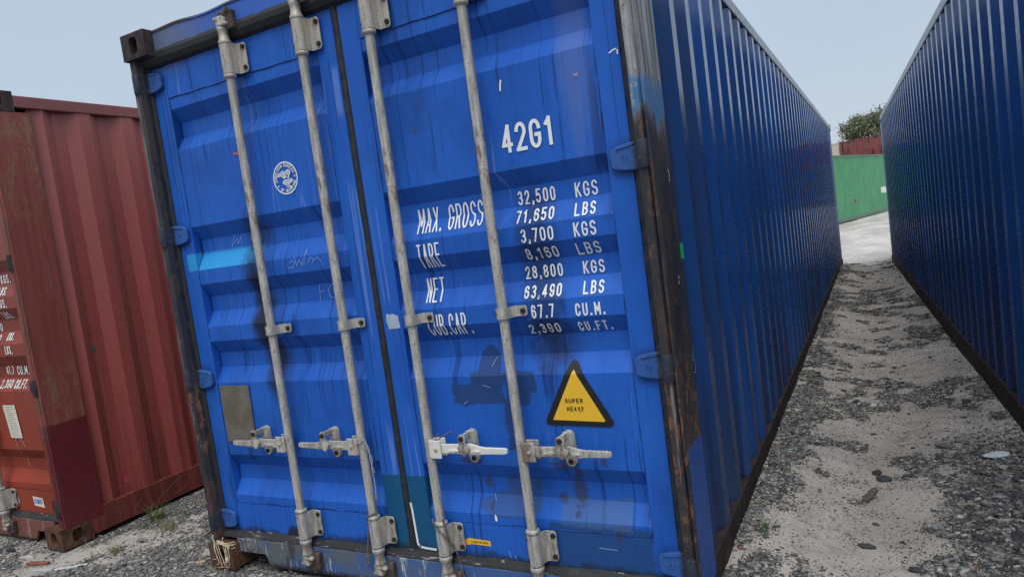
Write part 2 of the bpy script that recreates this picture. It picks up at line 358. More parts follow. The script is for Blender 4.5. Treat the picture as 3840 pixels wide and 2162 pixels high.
def mat_header():
    n = NT('header paint'); f = n.noise(6, 6, .7, (1, 1, .6)); st = n.noise(1, 4, .6, (28, 1, 2.0), 3)
    c = n.mix(n.mr(f, .45, .7), (0.032, 0.115, 0.47), (0.07, 0.13, 0.36))
    left = n.mr(n.x, .62, .22)
    c = n.mix(n.math('MULTIPLY', left, .8), c, (0.13, 0.145, 0.175))
    c = n.mix(n.math('MULTIPLY', n.mr(st, .6, .66), .5), c, (0.03, 0.03, 0.035))
    zz = n.math('ADD', n.z, n.math('MULTIPLY', n.math('SUBTRACT', f, .5), .02))
    c = n.mix(n.mr(zz, 2.575, 2.583), c, (0.055, 0.032, 0.028))
    return n.done(c, .5, .4, n.bump(f, .15, .004))

def mat_plate():
    n = NT('perforated steel plate'); d = n.voro(240, 'F1', 'Distance'); f = n.noise(8, 5)
    c = n.mix(n.mr(f, .35, .65), (0.19, 0.165, 0.13), (0.28, 0.255, 0.215)); c = n.mix(n.mr(d, .25, .45, 0, .5), c, (0.08, 0.065, 0.05))
    c = n.mix(n.mr(f, .58, .72, 0, .4), c, (0.19, 0.10, 0.05))
    return n.done(c, .5, .4, n.bump(d, .4, .001), .3)

def mat_green_far():
    n = NT('green container paint'); f = n.noise(1.2, 5); st = n.noise(1, 5, .7, (2, 6, .5), 3); p = n.noise(3.2, 7, .75, (1, 1, .7), 2)
    c = n.mix(n.mr(f, .3, .7), (0.050, 0.250, 0.110), (0.072, 0.305, 0.140))
    c = n.mix(n.math('MULTIPLY', n.mr(st, .55, .72), .35), c, (0.16, 0.36, 0.22))
    c = n.mix(n.math('MULTIPLY', n.mr(p, .66, .69), .8), c, (0.02, 0.035, 0.025))
    c = n.mix(n.boxmask(n.y, n.z, 9.0, 10.4, .86, 1.12, .03, .05, n.noise(3, 4)), c, (0.72, 0.74, 0.72))
    c = n.mix(n.boxmask(n.y, n.z, 4.7, 5.0, .66, .78, .03, .06, n.noise(9, 4)), c, (0.16, 0.05, 0.04))
    return n.done(c, .34, .5)

def mat_rubber():
    n = NT('door gasket rubber'); f = n.noise(30, 5, .65); g = n.noise(6, 4, .6, (1, 1, .5))
    c = n.mix(f, (0.012, 0.013, 0.015), (0.035, 0.036, 0.040)); c = n.mix(n.mr(g, .55, .75, 0, .5), c, (0.085, 0.085, 0.085)); sc = n.math('MULTIPLY', n.mr(n.noise(1.0, 6, .75, (9, 1, 60), 4.0), .58, .64), n.math('MULTIPLY', n.mr(n.z, .2, .18), .7)); c = n.mix(sc, c, (0.36, 0.35, 0.33))
    return n.done(c, .62, .35, n.bump(f, .15, .003))

def mat_white_paint():
    n = NT('white stencil paint'); p = n.noise(42, 6, .75); s2 = n.noise(7, 5, .6, (1, 1, .5), 2)
    c = n.mix(n.math('MULTIPLY', n.mr(p, .60, .68), n.mr(s2, .48, .6)), (0.80, 0.81, 0.81), (0.10, 0.075, 0.06))
    m = n.ellmask(n.x, n.z, 1.93, 1.25, .07, .42, .5, .9, p)
    c = n.mix(n.math('MULTIPLY', m, n.mr(p, .50, .60, 0, .75)), c, (0.13, 0.085, 0.06))
    return n.done(c, .5, .4)

M = {}
M['door'] = mat_blue_door()
def a_side_extra(n, c):
    near = n.mr(n.y, 1.6, .35)
    c = n.mix(n.math('MULTIPLY', near, n.mr(n.noise(2.0, 3, .5, (1, 2.2, .12), 5), .42, .62, 0, .75)), c, (0.030, 0.055, 0.125))
    c = n.mix(n.math('MULTIPLY', n.ellmask(n.y, n.z, .30, 1.40, .09, .55, .6, .8), .6), c, (0.03, 0.028, 0.03))
    c = n.mix(n.ellmask(n.y, n.z, .325, 1.295, .035, .030, .2, .8), c, (0.02, 0.34, 0.12))
    c = n.mix(n.boxmask(n.y, n.z, .60, .645, .45, .70, .006, .02), c, (0.05, 0.032, 0.024))
    return c
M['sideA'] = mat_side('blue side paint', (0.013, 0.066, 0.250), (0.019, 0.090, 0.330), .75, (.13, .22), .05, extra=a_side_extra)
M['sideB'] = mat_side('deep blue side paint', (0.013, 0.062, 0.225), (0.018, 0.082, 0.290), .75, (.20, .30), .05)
M['sideR'] = mat_side('brick red side paint', (0.385, 0.080, 0.068), (0.44, 0.096, 0.082), .35, (.42, .55), .15, dirt_shade_col=(0.05, 0.016, 0.014))
M['redfar'] = mat_side('rusty far red paint', (0.20, 0.035, 0.03), (0.26, 0.05, 0.045), .4, (.5, .6), .1,
    extra=lambda n, c: n.mix(n.mr(n.noise(1.9, 7, .75, (1, 1, .45), 3), .53, .57), c, (0.03, 0.012, 0.012)))
M['cream'] = flat('cream container paint', (0.56, 0.50, 0.40), .6, .15, 3)
M['brown'] = flat('brown container paint', (0.13, 0.06, 0.04), .6, .2, 3)
M['greyc'] = flat('grey container paint', (0.26, 0.28, 0.29), .6, .2, 3)
M['green'] = mat_green_far()
M['greenrail'] = flat('weathered green rail', (0.11, 0.20, 0.15), .6, .3, 5)
M['post'] = mat_post_blue(); M['redpost'] = mat_red_post()
M['rust'] = mat_rust('rusty casting'); M['darkcast'] = mat_rust('dark painted casting', (0.030, 0.024, 0.028), (0.075, 0.058, 0.060), 18, .3)
M['railA'] = mat_rust('dirty bottom rail', (0.020, 0.017, 0.017), (0.050, 0.037, 0.033), 14, .3)
M['toprail'] = mat_side('top rail paint', (0.20, 0.235, 0.27), (0.27, 0.30, 0.33), .2, (.25, .40), .1)
M['redrail'] = mat_side('red rail paint', (0.24, 0.052, 0.043), (0.29, 0.066, 0.054), .45, (.45, .6), .2, dirt_shade_col=(0.04, 0.016, 0.013))
M['reddoor'] = mat_side('orange red door paint', (0.27, 0.045, 0.025), (0.32, 0.056, 0.032), .15, (.45, .6), .15, dirt_shade_col=(0.09, 0.02, 0.012))
def red_sill():
    n = NT('scuffed red sill'); st = n.noise(1.0, 6, .75, (24, 1, 3.5), 2.0); p = n.noise(50, 5, .75)
    c = n.mix(p, (0.13, 0.05, 0.04), (0.22, 0.085, 0.065)); c = n.mix(n.math('MULTIPLY', n.mr(st, .56, .62), .6), c, (0.45, 0.36, 0.32))
    c = n.mix(n.mr(n.z, .035, .01), c, (0.03, 0.02, 0.016)); return n.done(c, .6, .3, n.bump(p, .3, .004))
M['redsill'] = red_sill()
M['sill'] = mat_sill(); M['header'] = mat_header(); M['rubber'] = mat_rubber()
M['galv'] = mat_galv(); M['bolt'] = mat_rust('bolt steel', (0.022, 0.016, 0.014), (0.06, 0.036, 0.026), 60, .3)
M['zinc'] = flat('zinc pin', (0.36, 0.31, 0.22), .45, .15, 60)
M['black'] = flat('void black', (0.006, 0.006, 0.006), .9, .1)
M['white'] = mat_white_paint()
def hinge_paint():
    n = NT('hinge paint'); f = n.noise(30, 5, .6); e1 = n.math('MINIMUM', n.math('SUBTRACT', n.x, 0.0), n.math('SUBTRACT', 2.438, n.x))
    c = n.mix(f, (0.022, 0.085, 0.30), (0.032, 0.110, 0.36)); k = n.mr(n.math('ADD', e1, n.math('MULTIPLY', n.math('SUBTRACT', n.noise(12, 5, .7), .5), .05)), .078, .062)
    c = n.mix(n.mr(n.noise(24, 6, .7), .50, .70, 0, .6), c, (0.012, 0.030, 0.085)); c = n.mix(n.math('MULTIPLY', k, .93), c, n.mix(n.mr(n.noise(40, 6, .75), .5, .66), (0.022, 0.024, 0.028), (0.085, 0.060, 0.050)))
    return n.done(c, .5, .4, n.bump(f, .1, .003))
M['hinge'] = hinge_paint()
def seam_mat():
    n = NT('grimy weld seam'); f = n.noise(9, 5, .7); g = n.noise(60, 4, .7)
    c = n.mix(n.mr(f, .42, .60), (0.014, 0.085, 0.38), (0.008, 0.022, 0.080)); c = n.mix(n.math('MULTIPLY', n.mr(g, .58, .66), n.mr(f, .5, .62)), c, (0.09, 0.045, 0.025)); return n.done(c, .55, .3)
M['seam'] = seam_mat()
M['plate'] = mat_plate()
M['yellow'] = flat('yellow sticker', (0.80, 0.47, 0.03), .45, .08, 12)
M['blackink'] = flat('black print', (0.012, 0.012, 0.013), .5, .1)
M['paper'] = flat('weathered paper sticker', (0.66, 0.63, 0.52), .7, .12, 40)
M['torn'] = flat('torn pale sticker', (0.38, 0.46, 0.55), .7, .3, 30)
M['blueink'] = flat('blue print', (0.10, 0.22, 0.60), .6, .2)
M['greyink'] = flat('grey print', (0.33, 0.31, 0.26), .7, .2)
M['chalk'] = flat('chalk', (0.30, 0.42, 0.66), .9, .2)
M['darkscratch'] = flat('dark scratch', (0.012, 0.035, 0.17), .6, .1)
M['whitemark'] = flat('white paint mark', (0.75, 0.77, 0.78), .5, .15, 40)
M['redmark'] = flat('red mark', (0.55, 0.10, 0.06), .5, .2)
M['greenmark'] = flat('green label', (0.01, 0.16, 0.09), .4, .3, 60)
M['pinkmark'] = flat('pink label', (0.42, 0.05, 0.12), .5, .3, 60)
M['wire'] = mat_rust('rusty wire', (0.07, 0.055, 0.045), (0.22, 0.17, 0.13), 60, .1)
M['rope'] = flat('frayed rope', (0.56, 0.48, 0.34), .8, .25, 60)

# ================================================================== stroke lettering
def arc(cx, cy, rx, ry, a0, a1, n=10):
    return [(cx + rx*math.cos(R(a0+(a1-a0)*k/n)), cy + ry*math.sin(R(a0+(a1-a0)*k/n))) for k in range(n+1)]
G = {
 '0': [arc(.5,.7,.5,.3,180,0)+arc(.5,.3,.5,.3,0,-180)+[(0,.7)]],
 '1': [[(.12,.80),(.62,1.0),(.62,0)]],
 '2': [arc(.5,.72,.48,.28,170,-25)+[(0,0),(1,0)]],
 '3': [arc(.5,.76,.45,.24,160,-90), arc(.5,.26,.5,.26,90,-160)],
 '4': [[(.72,0),(.72,1),(0,.25),(1,.25)]],
 '5': [[(.95,1),(.1,1),(.06,.56)]+arc(.48,.32,.52,.32,125,-155)],
 '6': [arc(.5,.7,.48,.3,20,180)+[(0,.3)]+arc(.5,.3,.5,.3,180,540,16)],
 '7': [[(0,1),(1,1),(.35,0)]],
 '8': [arc(.5,.76,.44,.24,90,450,16), arc(.5,.27,.5,.27,90,450,16)],
 '9': [arc(.5,.3,.48,.3,200,360)+[(1,.7)]+arc(.5,.7,.5,.3,0,360,16)],
 'A': [[(0,0),(.5,1),(1,0)],[(.17,.3),(.83,.3)]],
 'B': [[(0,0),(0,1),(.5,1)]+arc(.5,.76,.42,.24,80,-80)+[(.05,.52)],[(.5,.52)]+arc(.5,.26,.5,.26,80,-80)+[(0,0)]],
 'C': [arc(.5,.7,.5,.3,5,180)+arc(.5,.3,.5,.3,180,355)],
 'D': [[(0,0),(0,1),(.45,1)]+arc(.45,.7,.55,.3,80,0)+arc(.45,.3,.55,.3,0,-80)+[(.45,0),(0,0)]],
 'E': [[(1,1),(0,1),(0,0),(1,0)],[(0,.52),(.8,.52)]],
 'F': [[(1,1),(0,1),(0,0)],[(0,.52),(.8,.52)]],
 'G': [arc(.5,.7,.5,.3,5,180)+arc(.5,.3,.5,.3,180,360)+[(1,.46),(.58,.46)]],
 'H': [[(0,0),(0,1)],[(1,0),(1,1)],[(0,.52),(1,.52)]],
 'I': [[(.5,0),(.5,1)]], 'J': [[(1,1),(1,.3)]+arc(.5,.3,.5,.3,0,-170)],
 'K': [[(0,0),(0,1)],[(1,1),(.05,.42)],[(.32,.56),(1,0)]],
 'L': [[(0,1),(0,0),(1,0)]], 'M': [[(0,0),(0,1),(.5,.3),(1,1),(1,0)]], 'N': [[(0,0),(0,1),(1,0),(1,1)]],
 'O': [arc(.5,.7,.5,.3,180,0)+arc(.5,.3,.5,.3,0,-180)+[(0,.7)]],
 'P': [[(0,0),(0,1),(.5,1)]+arc(.5,.74,.5,.26,80,-80)+[(0,.48)]],
 'R': [[(0,0),(0,1),(.5,1)]+arc(.5,.74,.5,.26,80,-80)+[(0,.48)],[(.5,.48),(1,0)]],
 'S': [arc(.5,.755,.48,.245,15,270)+arc(.5,.255,.5,.255,85,-165)],
 'T': [[(0,1),(1,1)],[(.5,1),(.5,0)]], 'U': [[(0,1),(0,.3)]+arc(.5,.3,.5,.3,180,360)+[(1,1)]],
 'V': [[(0,1),(.5,0),(1,1)]], 'X': [[(0,0),(1,1)],[(0,1),(1,0)]], 'Y': [[(0,1),(.5,.5),(1,1)],[(.5,.5),(.5,0)]],
 '.': [[(.5,0),(.5,.07)]], ',': [[(.55,.09),(.3,-.12)]], '/': [[(0,0),(1,1)]], '-': [[(0,.5),(1,.5)]], ' ': [],
}
NARROW = {'.': .42, ',': .42, ' ': .55, '1': .85, 'I': .55, 'M': 1.2}
def ribbon(mb, pts, w, place, step=None, k=0):
    """pts 2-D polyline, place(u,v,layer) -> 3-D; sharp corners become overlapping square-ended strokes"""
    runs = [[pts[0]]]
    for i in range(1, len(pts)):
        runs[-1].append(pts[i])
        if i < len(pts)-1:
            a, p, b = pts[i-1], pts[i], pts[i+1]
            d1 = Vector((p[0]-a[0], p[1]-a[1])); d2 = Vector((b[0]-p[0], b[1]-p[1]))
            if d1.length > 1e-9 and d2.length > 1e-9 and d1.angle(d2) > R(38): runs.append([p])
    for j, r in enumerate(runs):
        def ext(p, q):
            d = Vector((p[0]-q[0], p[1]-q[1])); d = d.normalized()*w*.42 if d.length > 1e-9 else d; return (p[0]+d.x, p[1]+d.y)
        loop = len(runs) == 1 and math.dist(pts[0], pts[-1]) < 1e-6
        if not loop and len(r) > 1:
            a0, a1 = ext(r[0], r[1]), ext(r[-1], r[-2]); r[0] = a0; r[-1] = a1
        _ribbon(mb, r, w, place, step, k + j)
def _ribbon(mb, pts, w, place, step=None, k=0):
    if step:
        q = [pts[0]]
        for a, b in zip(pts, pts[1:]):
            L = math.dist(a, b); m = max(1, int(math.ceil(L/step)))
            q += [(a[0]+(b[0]-a[0])*i/m, a[1]+(b[1]-a[1])*i/m) for i in range(1, m+1)]
        pts = q
    n = len(pts); closed = math.dist(pts[0], pts[-1]) < 1e-6 and n > 3
    vs = []
    for i in range(n):
        a = pts[i-1] if i > 0 else (pts[-2] if closed else pts[0]); b = pts[i+1] if i < n-1 else (pts[1] if closed else pts[-1]); p = pts[i]
        d1 = Vector((p[0]-a[0], p[1]-a[1])); d2 = Vector((b[0]-p[0], b[1]-p[1]))
        if d1.length < 1e-9: d1 = d2.copy()
        if d2.length < 1e-9: d2 = d1.copy()
        d1.normalize(); d2.normalize(); t = d1 + d2
        if t.length < .25: t = d2.copy()
        t.normalize(); nrm = Vector((-t.y, t.x)); s = min(1.6, 1.0/max(.35, abs(nrm.dot(Vector((-d1.y, d1.x))))))
        for sg in (1, -1): vs.append(place(p[0]+nrm.x*w/2*s*sg, p[1]+nrm.y*w/2*s*sg, k))
    mb.add(vs, [(2*i, 2*i+1, 2*i+3, 2*i+2) for i in range(n-1)])
def text_layout(txt, width, t, gap):
    ws = [NARROW.get(c, 1.0) for c in txt]; unit = (width - gap*(len(txt)-1))/sum(ws)
    out = []; x = 0
    for c, w in zip(txt, ws): out.append((c, x, unit*w)); x += unit*w + gap
    return out
def text_mesh(mb, txt, x0, z0, width, h, t, place, gap=None, step=None):
    gap = t*.75 if gap is None else gap; k = 0
    for c, cx, cw in text_layout(txt, width, t, gap):
        for st in G.get(c, []):
            pts = [(x0 + cx + t/2 + u*max(cw-t, .0001), z0 + t/2 + v*(h-t)) for u, v in st]
            w = t if c not in '.,' else t*1.15
            ribbon(mb, pts, w, place, step, (k*3) % 7); k += 1

# ================================================================== shipping containers
W_, H_, L_ = 2.438, 2.591, 12.192
YD, YR = 0.082, 0.127
CORR = [(2.229, 2.168, 2.098, 2.034), (1.671, 1.606, 1.536, 1.464), (1.395, 1.330, 1.258, 1.187), (1.116, 1.052, .980, .910), (.553, .488, .418, .349)]
def prof(z):
    for a, b, c, d in CORR:
        if d < z < a:
            if z > b: return YD + (YR-YD)*(a-z)/(a-b)
            if z > c: return YR
            return YD + (YR-YD)*(z-d)/(c-d)
    return YD
def on_door(off=0.0018):
    return lambda u, v, k=0: (u, prof(v) - off - .00016*k, v)
F1, F2, DZ0, DZ1 = 2.282, .312, .168, 2.432

def plate_hole(mb, c, u, v, hw, hh, rw, rh, nrm, depth, n=20):
    """rectangular face centred c with half sizes hw,hh along u,v and an oval opening rw,rh pushed in by depth"""
    c, u, v, nrm = map(Vector, (c, u, v, nrm)); o = []; i1 = []; i2 = []
    for k in range(n):
        a = 2*math.pi*(k+.5)/n; ca, sa = math.cos(a), math.sin(a)
        s = 1/max(abs(ca)/hw, abs(sa)/hh); o.append(c + u*ca*s + v*sa*s)
        p = 3.2; q = (abs(ca/rw)**p + abs(sa/rh)**p)**(-1/p); i1.append(c + u*ca*q + v*sa*q); i2.append(c + u*ca*q*.96 + v*sa*q*.96 - nrm*depth)
    vs = o + i1 + i2
    fs = [(k, (k+1) % n, n+(k+1) % n, n+k) for k in range(n)] + [(n+k, n+(k+1) % n, 2*n+(k+1) % n, 2*n+k) for k in range(n)]
    mb.add(vs, fs)
    cor = [c+u*hw*a+v*hh*b for a, b in ((-1,-1),(1,-1),(1,1),(-1,1))]
    for q in cor:                                        # fill the four corners
        near = sorted(range(n), key=lambda k: (o[k]-q).length)[:2]; mb.add([q, o[near[0]], o[near[1]]], [(0, 1, 2)])
def casting_mesh(sx, sy, sz, name='corner_casting'):
    """origin at the outer corner; sx,sy,sz = direction pointing INTO the container"""
    mb = MB(); w, d, h = .162, .178, .118
    plate_hole(mb, (sx*w/2, 0, sz*h/2), (1,0,0), (0,0,1), w/2, h/2, .029, .040, (0,-sy,0), .045)
    plate_hole(mb, (0, sy*d/2, sz*h/2), (0,1,0), (0,0,1), d/2, h/2, .030, .038, (-sx,0,0), .045)
    x, y, z = sx*w, sy*d, sz*h
    mb.add([(0,0,0),(x,0,0),(x,y,0),(0,y,0)], [(0,1,2,3)]); mb.add([(0,0,z),(x,0,z),(x,y,z),(0,y,z)], [(0,1,2,3)])
    mb.add([(x,0,0),(x,y,0),(x,y,z),(x,0,z)], [(0,1,2,3)]); mb.add([(0,y,0),(x,y,0),(x,y,z),(0,y,z)], [(0,1,2,3)])
    # dark inside
    mb.box(min(sx*.046, x-sx*.006), max(sx*.046, x-sx*.006), min(sy*.046, y-sy*.006), max(sy*.046, y-sy*.006), min(sz*.012, z-sz*.012), max(sz*.012, z-sz*.012))
    return mb
def castings(root, fm, rm):
    for iz in (0, 1):
        for iy in (0, 1):
            for ix in (0, 1):
                mb = casting_mesh(1-2*ix, 1-2*iy, 1-2*iz)
                mat = (fm[iz] if iy == 0 else rm)
                mb.build('corner_casting', mat, root, (ix*W_, iy*L_, iz*H_))

def corrugated(mb, axis_len0, axis_len1, x_out, inward, z0, z1, pitch=.2785, dep=.036, zseg=3):
    """side sheet along y from axis_len0..1; x_out outer plane; inward = -1/+1 x direction inside"""
    y = axis_len0; pts = [(y, 1)]
    seq = [(.072, 0), (.068, 1), (.0705, 1), (.068, 0)]
    k = 0
    while y < axis_len1 - .05:
        dy, inn = seq[k % 4]; y += dy*pitch/.2785; pts.append((min(y, axis_len1), inn)); k += 1
    if pts[-1][0] < axis_len1: pts.append((axis_len1, pts[-1][1]))
    n = len(pts); zs = [z0 + (z1-z0)*i/zseg for i in range(zseg+1)]; vs = []
    for z in zs: vs += [(x_out + inward*dep*i, yy, z) for yy, i in pts]
    mb.add(vs, [(r*n+j, r*n+j+1, (r+1)*n+j+1, (r+1)*n+j) for r in range(zseg) for j in range(n-1)])
    return mb
def end_sheet(mb, y_out, inward, x0, x1, z0, z1):
    x = x0; pts = [(x, 0)]; seq = [(.11, 0), (.018, 1), (.104, 1), (.018, 0)]; k = 0
    while x < x1-.02: dx, i = seq[k % 4]; x += dx; pts.append((min(x, x1), i)); k += 1
    n = len(pts)
    vs = [(xx, y_out + inward*.045*i, z) for z in (z0, z1) for xx, i in pts]
    mb.add(vs, [(j, j+1, n+j+1, n+j) for j in range(n-1)]); return mb

def hull(root, side, rail_t, rail_b, post, cast_f, cast_r, doors, ystart=.36):
    castings(root, cast_f, cast_r)
    # rails
    for s in (0, 1):
        xo = W_ if s else 0; d = -1 if s else 1
        a, b = sorted((xo, xo + d*.060)); MB().cbox(a, b, .178, L_-.178, 2.502, 2.570, .005).build('top_side_rail', rail_t, root)
        a, b = sorted((xo + d*.002, xo + d*.052))
        mb = MB(); mb.cbox(a, b, .178, L_-.178, .016, .166, .004); mb.build('bottom_side_rail', rail_b, root)
        mb = MB(); corrugated(mb, .255, L_-.115, xo + d*.007, d, .160, 2.510)
        mb.build('side_panel', side, root, recalc=False)
    MB().box(.058, W_-.058, .10, L_-.05, 2.540, 2.556).build('roof_panel', side, root)
    MB().box(.05, W_-.05, .14, L_-.10, .130, .160).build('floor_panel', rail_b, root)
    # rear (far) end
    MB().cbox(.01, .12, L_-.115, L_-.006, .118, 2.473, .006).build('corner_post', post, root)
    MB().cbox(W_-.12, W_-.01, L_-.115, L_-.006, .118, 2.473, .006).build('corner_post', post, root)
    end_sheet(MB(), L_-.015, -1, .11, W_-.11, .13, 2.50).build('end_wall', side, root)
    MB().cbox(.162, W_-.162, L_-.10, L_-.004, 2.49, 2.572, .006).build('end_header', rail_t, root)
    MB().cbox(.162, W_-.162, L_-.10, L_-.004, .015, .14, .006).build('end_sill', rail_b, root)
    if not doors:
        MB().cbox(.01, .12, .006, .20, .118, 2.473, .006).build('corner_post', post, root)
        MB().cbox(W_-.12, W_-.01, .006, .20, .118, 2.473, .006).build('corner_post', post, root)
        end_sheet(MB(), .015, 1, .11, W_-.11, .13, 2.50).build('end_wall', side, root)
        MB().cbox(.162, W_-.162, .004, .10, 2.49, 2.572, .006).build('end_header', rail_t, root)
        MB().cbox(.162, W_-.162, .004, .10, .015, .14, .006).build('end_sill', rail_b, root)

M['keeper'] = mat_rust('cam keeper steel', (0.040, 0.034, 0.034), (0.14, 0.095, 0.075), 30, .4)
M['whitehandle'] = flat('white painted steel', (0.66, 0.65, 0.60), .55, .22, 45, .2)
BOLT = MB().lathe([(.0105, 0), (.0105, .006), (.0085, .0085)], 0, 0, 6, False).mesh('bolt')
BOLT.materials.append(M['bolt'])
PIN = MB().lathe([(.0075, 0), (.0075, .004), (.005, .006)], 0, 0, 12, True).mesh('pin'); PIN.materials.append(M['zinc'])
RIV = MB().lathe([(.006, 0), (.0055, .0018)], 0, 0, 8, True).mesh('rivet'); RIV.materials.append(M['black'])
YB = .030     # lock rod axis
def bracket_mesh(z0, z1, flange=.078, rr=.0265, rnd=.014):
    """saddle strap round the rod with a flange to the right; origin on the rod axis in x"""
    mb = MB(); th = .004; out = []
    out.append((-rr-.004, YD-.002)); out.append((-rr, .050))
    for k in range(13):
        a = R(180 + 15*k); out.append((rr*math.cos(a), YB + rr*math.sin(a)))
    out.append((rr+.001, .050)); out.append((rr+.008, .066))
    n = len(out); vs = [(x, y, z) for z in (z0, z1) for x, y in out]
    inn = [(x*.86 if abs(x) <= rr+.004 else x - .003, y + (th if abs(x) < rr*.98 else .002)) for x, y in out]
    vs2 = [(x, y, z) for z in (z0, z1) for x, y in inn]
    mb.add(vs, [(j, j+1, n+j+1, n+j) for j in range(n-1)], True); mb.add(vs2, [(j, n+j, n+j+1, j+1) for j in range(n-1)], True)
    for z, b in ((z0, 0), (z1, n)):
        mb.add([vs[b+j] for j in range(n)] + [vs2[b+j] for j in range(n)], [(j, j+1, n+j+1, n+j) for j in range(n-1)])
    # flange plate with rounded outer corners
    x0, x1 = rr+.006, flange
    pl = [(x0, z0)] + [(x1-rnd+rnd*math.cos(R(a)), z0+rnd+rnd*math.sin(R(a))) for a in (-90, -60, -30, 0)] + \
         [(x1-rnd+rnd*math.cos(R(a)), z1-rnd+rnd*math.sin(R(a))) for a in (0, 30, 60, 90)] + [(x0, z1)]
    mb.prism(pl, 'y', .064, .070, .0012)
    mb.box(x0, x1-.010, .071, .0805, z0+.008, z1-.008)
    return mb
def cam_mesh(top):
    """rod end with collar, neck and claw; for the bottom: z measured up from 0"""
    s = -1 if top else 1
    mb = MB(); Zt = (lambda z: H_ - z) if top else (lambda z: z)
    pr = [(.021, Zt(.185)), (.027, Zt(.183)), (.0275, Zt(.168)), (.0225, Zt(.163)), (.0205, Zt(.140)), (.022, Zt(.126)), (.026, Zt(.118)), (.024, Zt(.112)), (.018, Zt(.108))]
    mb.lathe(pr if top else pr[::-1], 0, YB, 16)
    def zz(a, b): return sorted((Zt(a), Zt(b)))
    a, b = zz(.070, .112)
    mb.prism([(-.030, .020), (-.010, .008), (.022, .014), (.030, .030), (.020, .052), (-.018, .050)], 'z', a, b, .005)
    a, b = zz(.094, .110); mb.cbox(-.006, .044, .006, .036, a, b, .006)
    a, b = zz(.064, .080); mb.cbox(-.034, .020, .010, .034, a, b, .006)
    return mb
def keeper_mesh(top):
    mb = MB(); Zt = (lambda z: H_ - z) if top else (lambda z: z)
    def zz(a, b): return sorted((Zt(a), Zt(b)))
    a, b = zz(.045, .125); mb.cbox(.030, .068, .022, .0505, a, b, .007)
    a, b = zz(.040, .066); mb.cbox(-.020, .060, .030, .0505, a, b, .006)
    a, b = zz(.036, .060); mb.cbox(.040, .054, .010, .030, a, b, .004)
    return mb
def handle_mesh(d):
    """d=+1 handle runs right, -1 left; origin at rod axis x, z=0 at handle centre"""
    mb = MB()
    prof_ = [(.040, -.017, .018), (.075, -.019, .019), (.135, -.017, .021), (.175, -.014, .024), (.205, -.016, .026), (.238, -.018, .014), (.262, -.017, .010), (.345, -.015, .009), (.358, -.011, .006)]
    ys = [.018, .017, .015, .010, .010, .014, .017, .018, .018]
    vs = []; fs = []
    for (x, a, b), y in zip(prof_, ys): vs += [(d*x, y, a), (d*x, y, b), (d*x, y+.012, b), (d*x, y+.012, a)]
    n = len(prof_)
    for i in range(n-1):
        for k in range(4): fs.append((i*4+k, i*4+(k+1) % 4, (i+1)*4+(k+1) % 4, (i+1)*4+k))
    fs += [(0, 1, 2, 3), tuple((n-1)*4+k for k in (3, 2, 1, 0))]
    bm = bmesh.new(); bv = [bm.verts.new(v) for v in vs]
    for f in fs: bm.faces.new([bv[i] for i in f])
    bmesh.ops.recalc_face_normals(bm, faces=bm.faces[:]); bmesh.ops.bevel(bm, geom=bm.edges[:], offset=.0028, segments=2, affect='EDGES', profile=.5); mb.addbm(bm)
    # raised ridges either side of the catch
    for a, b in ((.095, .150), (.198, .245)): mb.prism([(d*a, -.006), (d*(a+b)/2, .004), (d*b, -.004), (d*(a+b)/2, -.010)], 'y', .008, .020, .002)
    # hub clamp plate folded round the rod
    x0, x1 = sorted((d*.016, d*.066)); mb.cbox(x0, x1, .006, .012, -.037, .037, .003)
    x0, x1 = sorted((d*.016, d*.066)); mb.cbox(x0, x1, .046, .052, -.037, .037, .003)
    x0, x1 = sorted((d*.010, d*.020)); mb.cbox(x0, x1, .008, .050, -.036, .036, .003)
    return mb
def catch_mesh(d):
    """handle retainer plate and its hook"""
    mb = MB(); cx = d*.182
    pl = [(cx+.0225*math.cos(R(a)), .046+.0225*math.sin(R(a))) for a in range(0, 181, 20)] + [(cx+.0225*math.cos(R(a)), -.046+.0225*math.sin(R(a))) for a in range(180, 361, 20)]
    mb.prism(pl, 'y', .062, .0805, .003)
    pl = [(cx-.006+.017*math.cos(R(a)), .050+.017*math.sin(R(a))) for a in range(0, 181, 20)] + [(cx-.022, .022), (cx-.030, .012), (cx-.026, -.006), (cx-.004, -.022), (cx+.010, -.012), (cx+.026, .012), (cx+.010, .024)]
    mb.prism(pl, 'y', -.004, .004, .0025)
    mb.cbox(cx-.016, cx-.002, .000, .064, .040, .062, .003); mb.cbox(cx-.020, cx+.020, .056, .063, .012, .064, .003)
    return mb
SH = {}
for nm, mb in (('bracket_low', bracket_mesh(.192, .312)), ('bracket_high', bracket_mesh(2.283, 2.412)), ('guide', bracket_mesh(1.136, 1.176, .082, .0262, .010)),
               ('cam_low', cam_mesh(False)), ('cam_high', cam_mesh(True)), ('keep_low', keeper_mesh(False)), ('keep_high', keeper_mesh(True)),
               ('handle_r', handle_mesh(1)), ('handle_l', handle_mesh(-1)), ('catch_r', catch_mesh(1)), ('catch_l', catch_mesh(-1))):
    me = mb.mesh(nm); bm = bmesh.new(); bm.from_mesh(me); bmesh.ops.recalc_face_normals(bm, faces=bm.faces[:]); bm.to_mesh(me); bm.free()
    me.materials.append(M['keeper'] if nm.startswith('keep') else M['galv']); SH[nm] = me

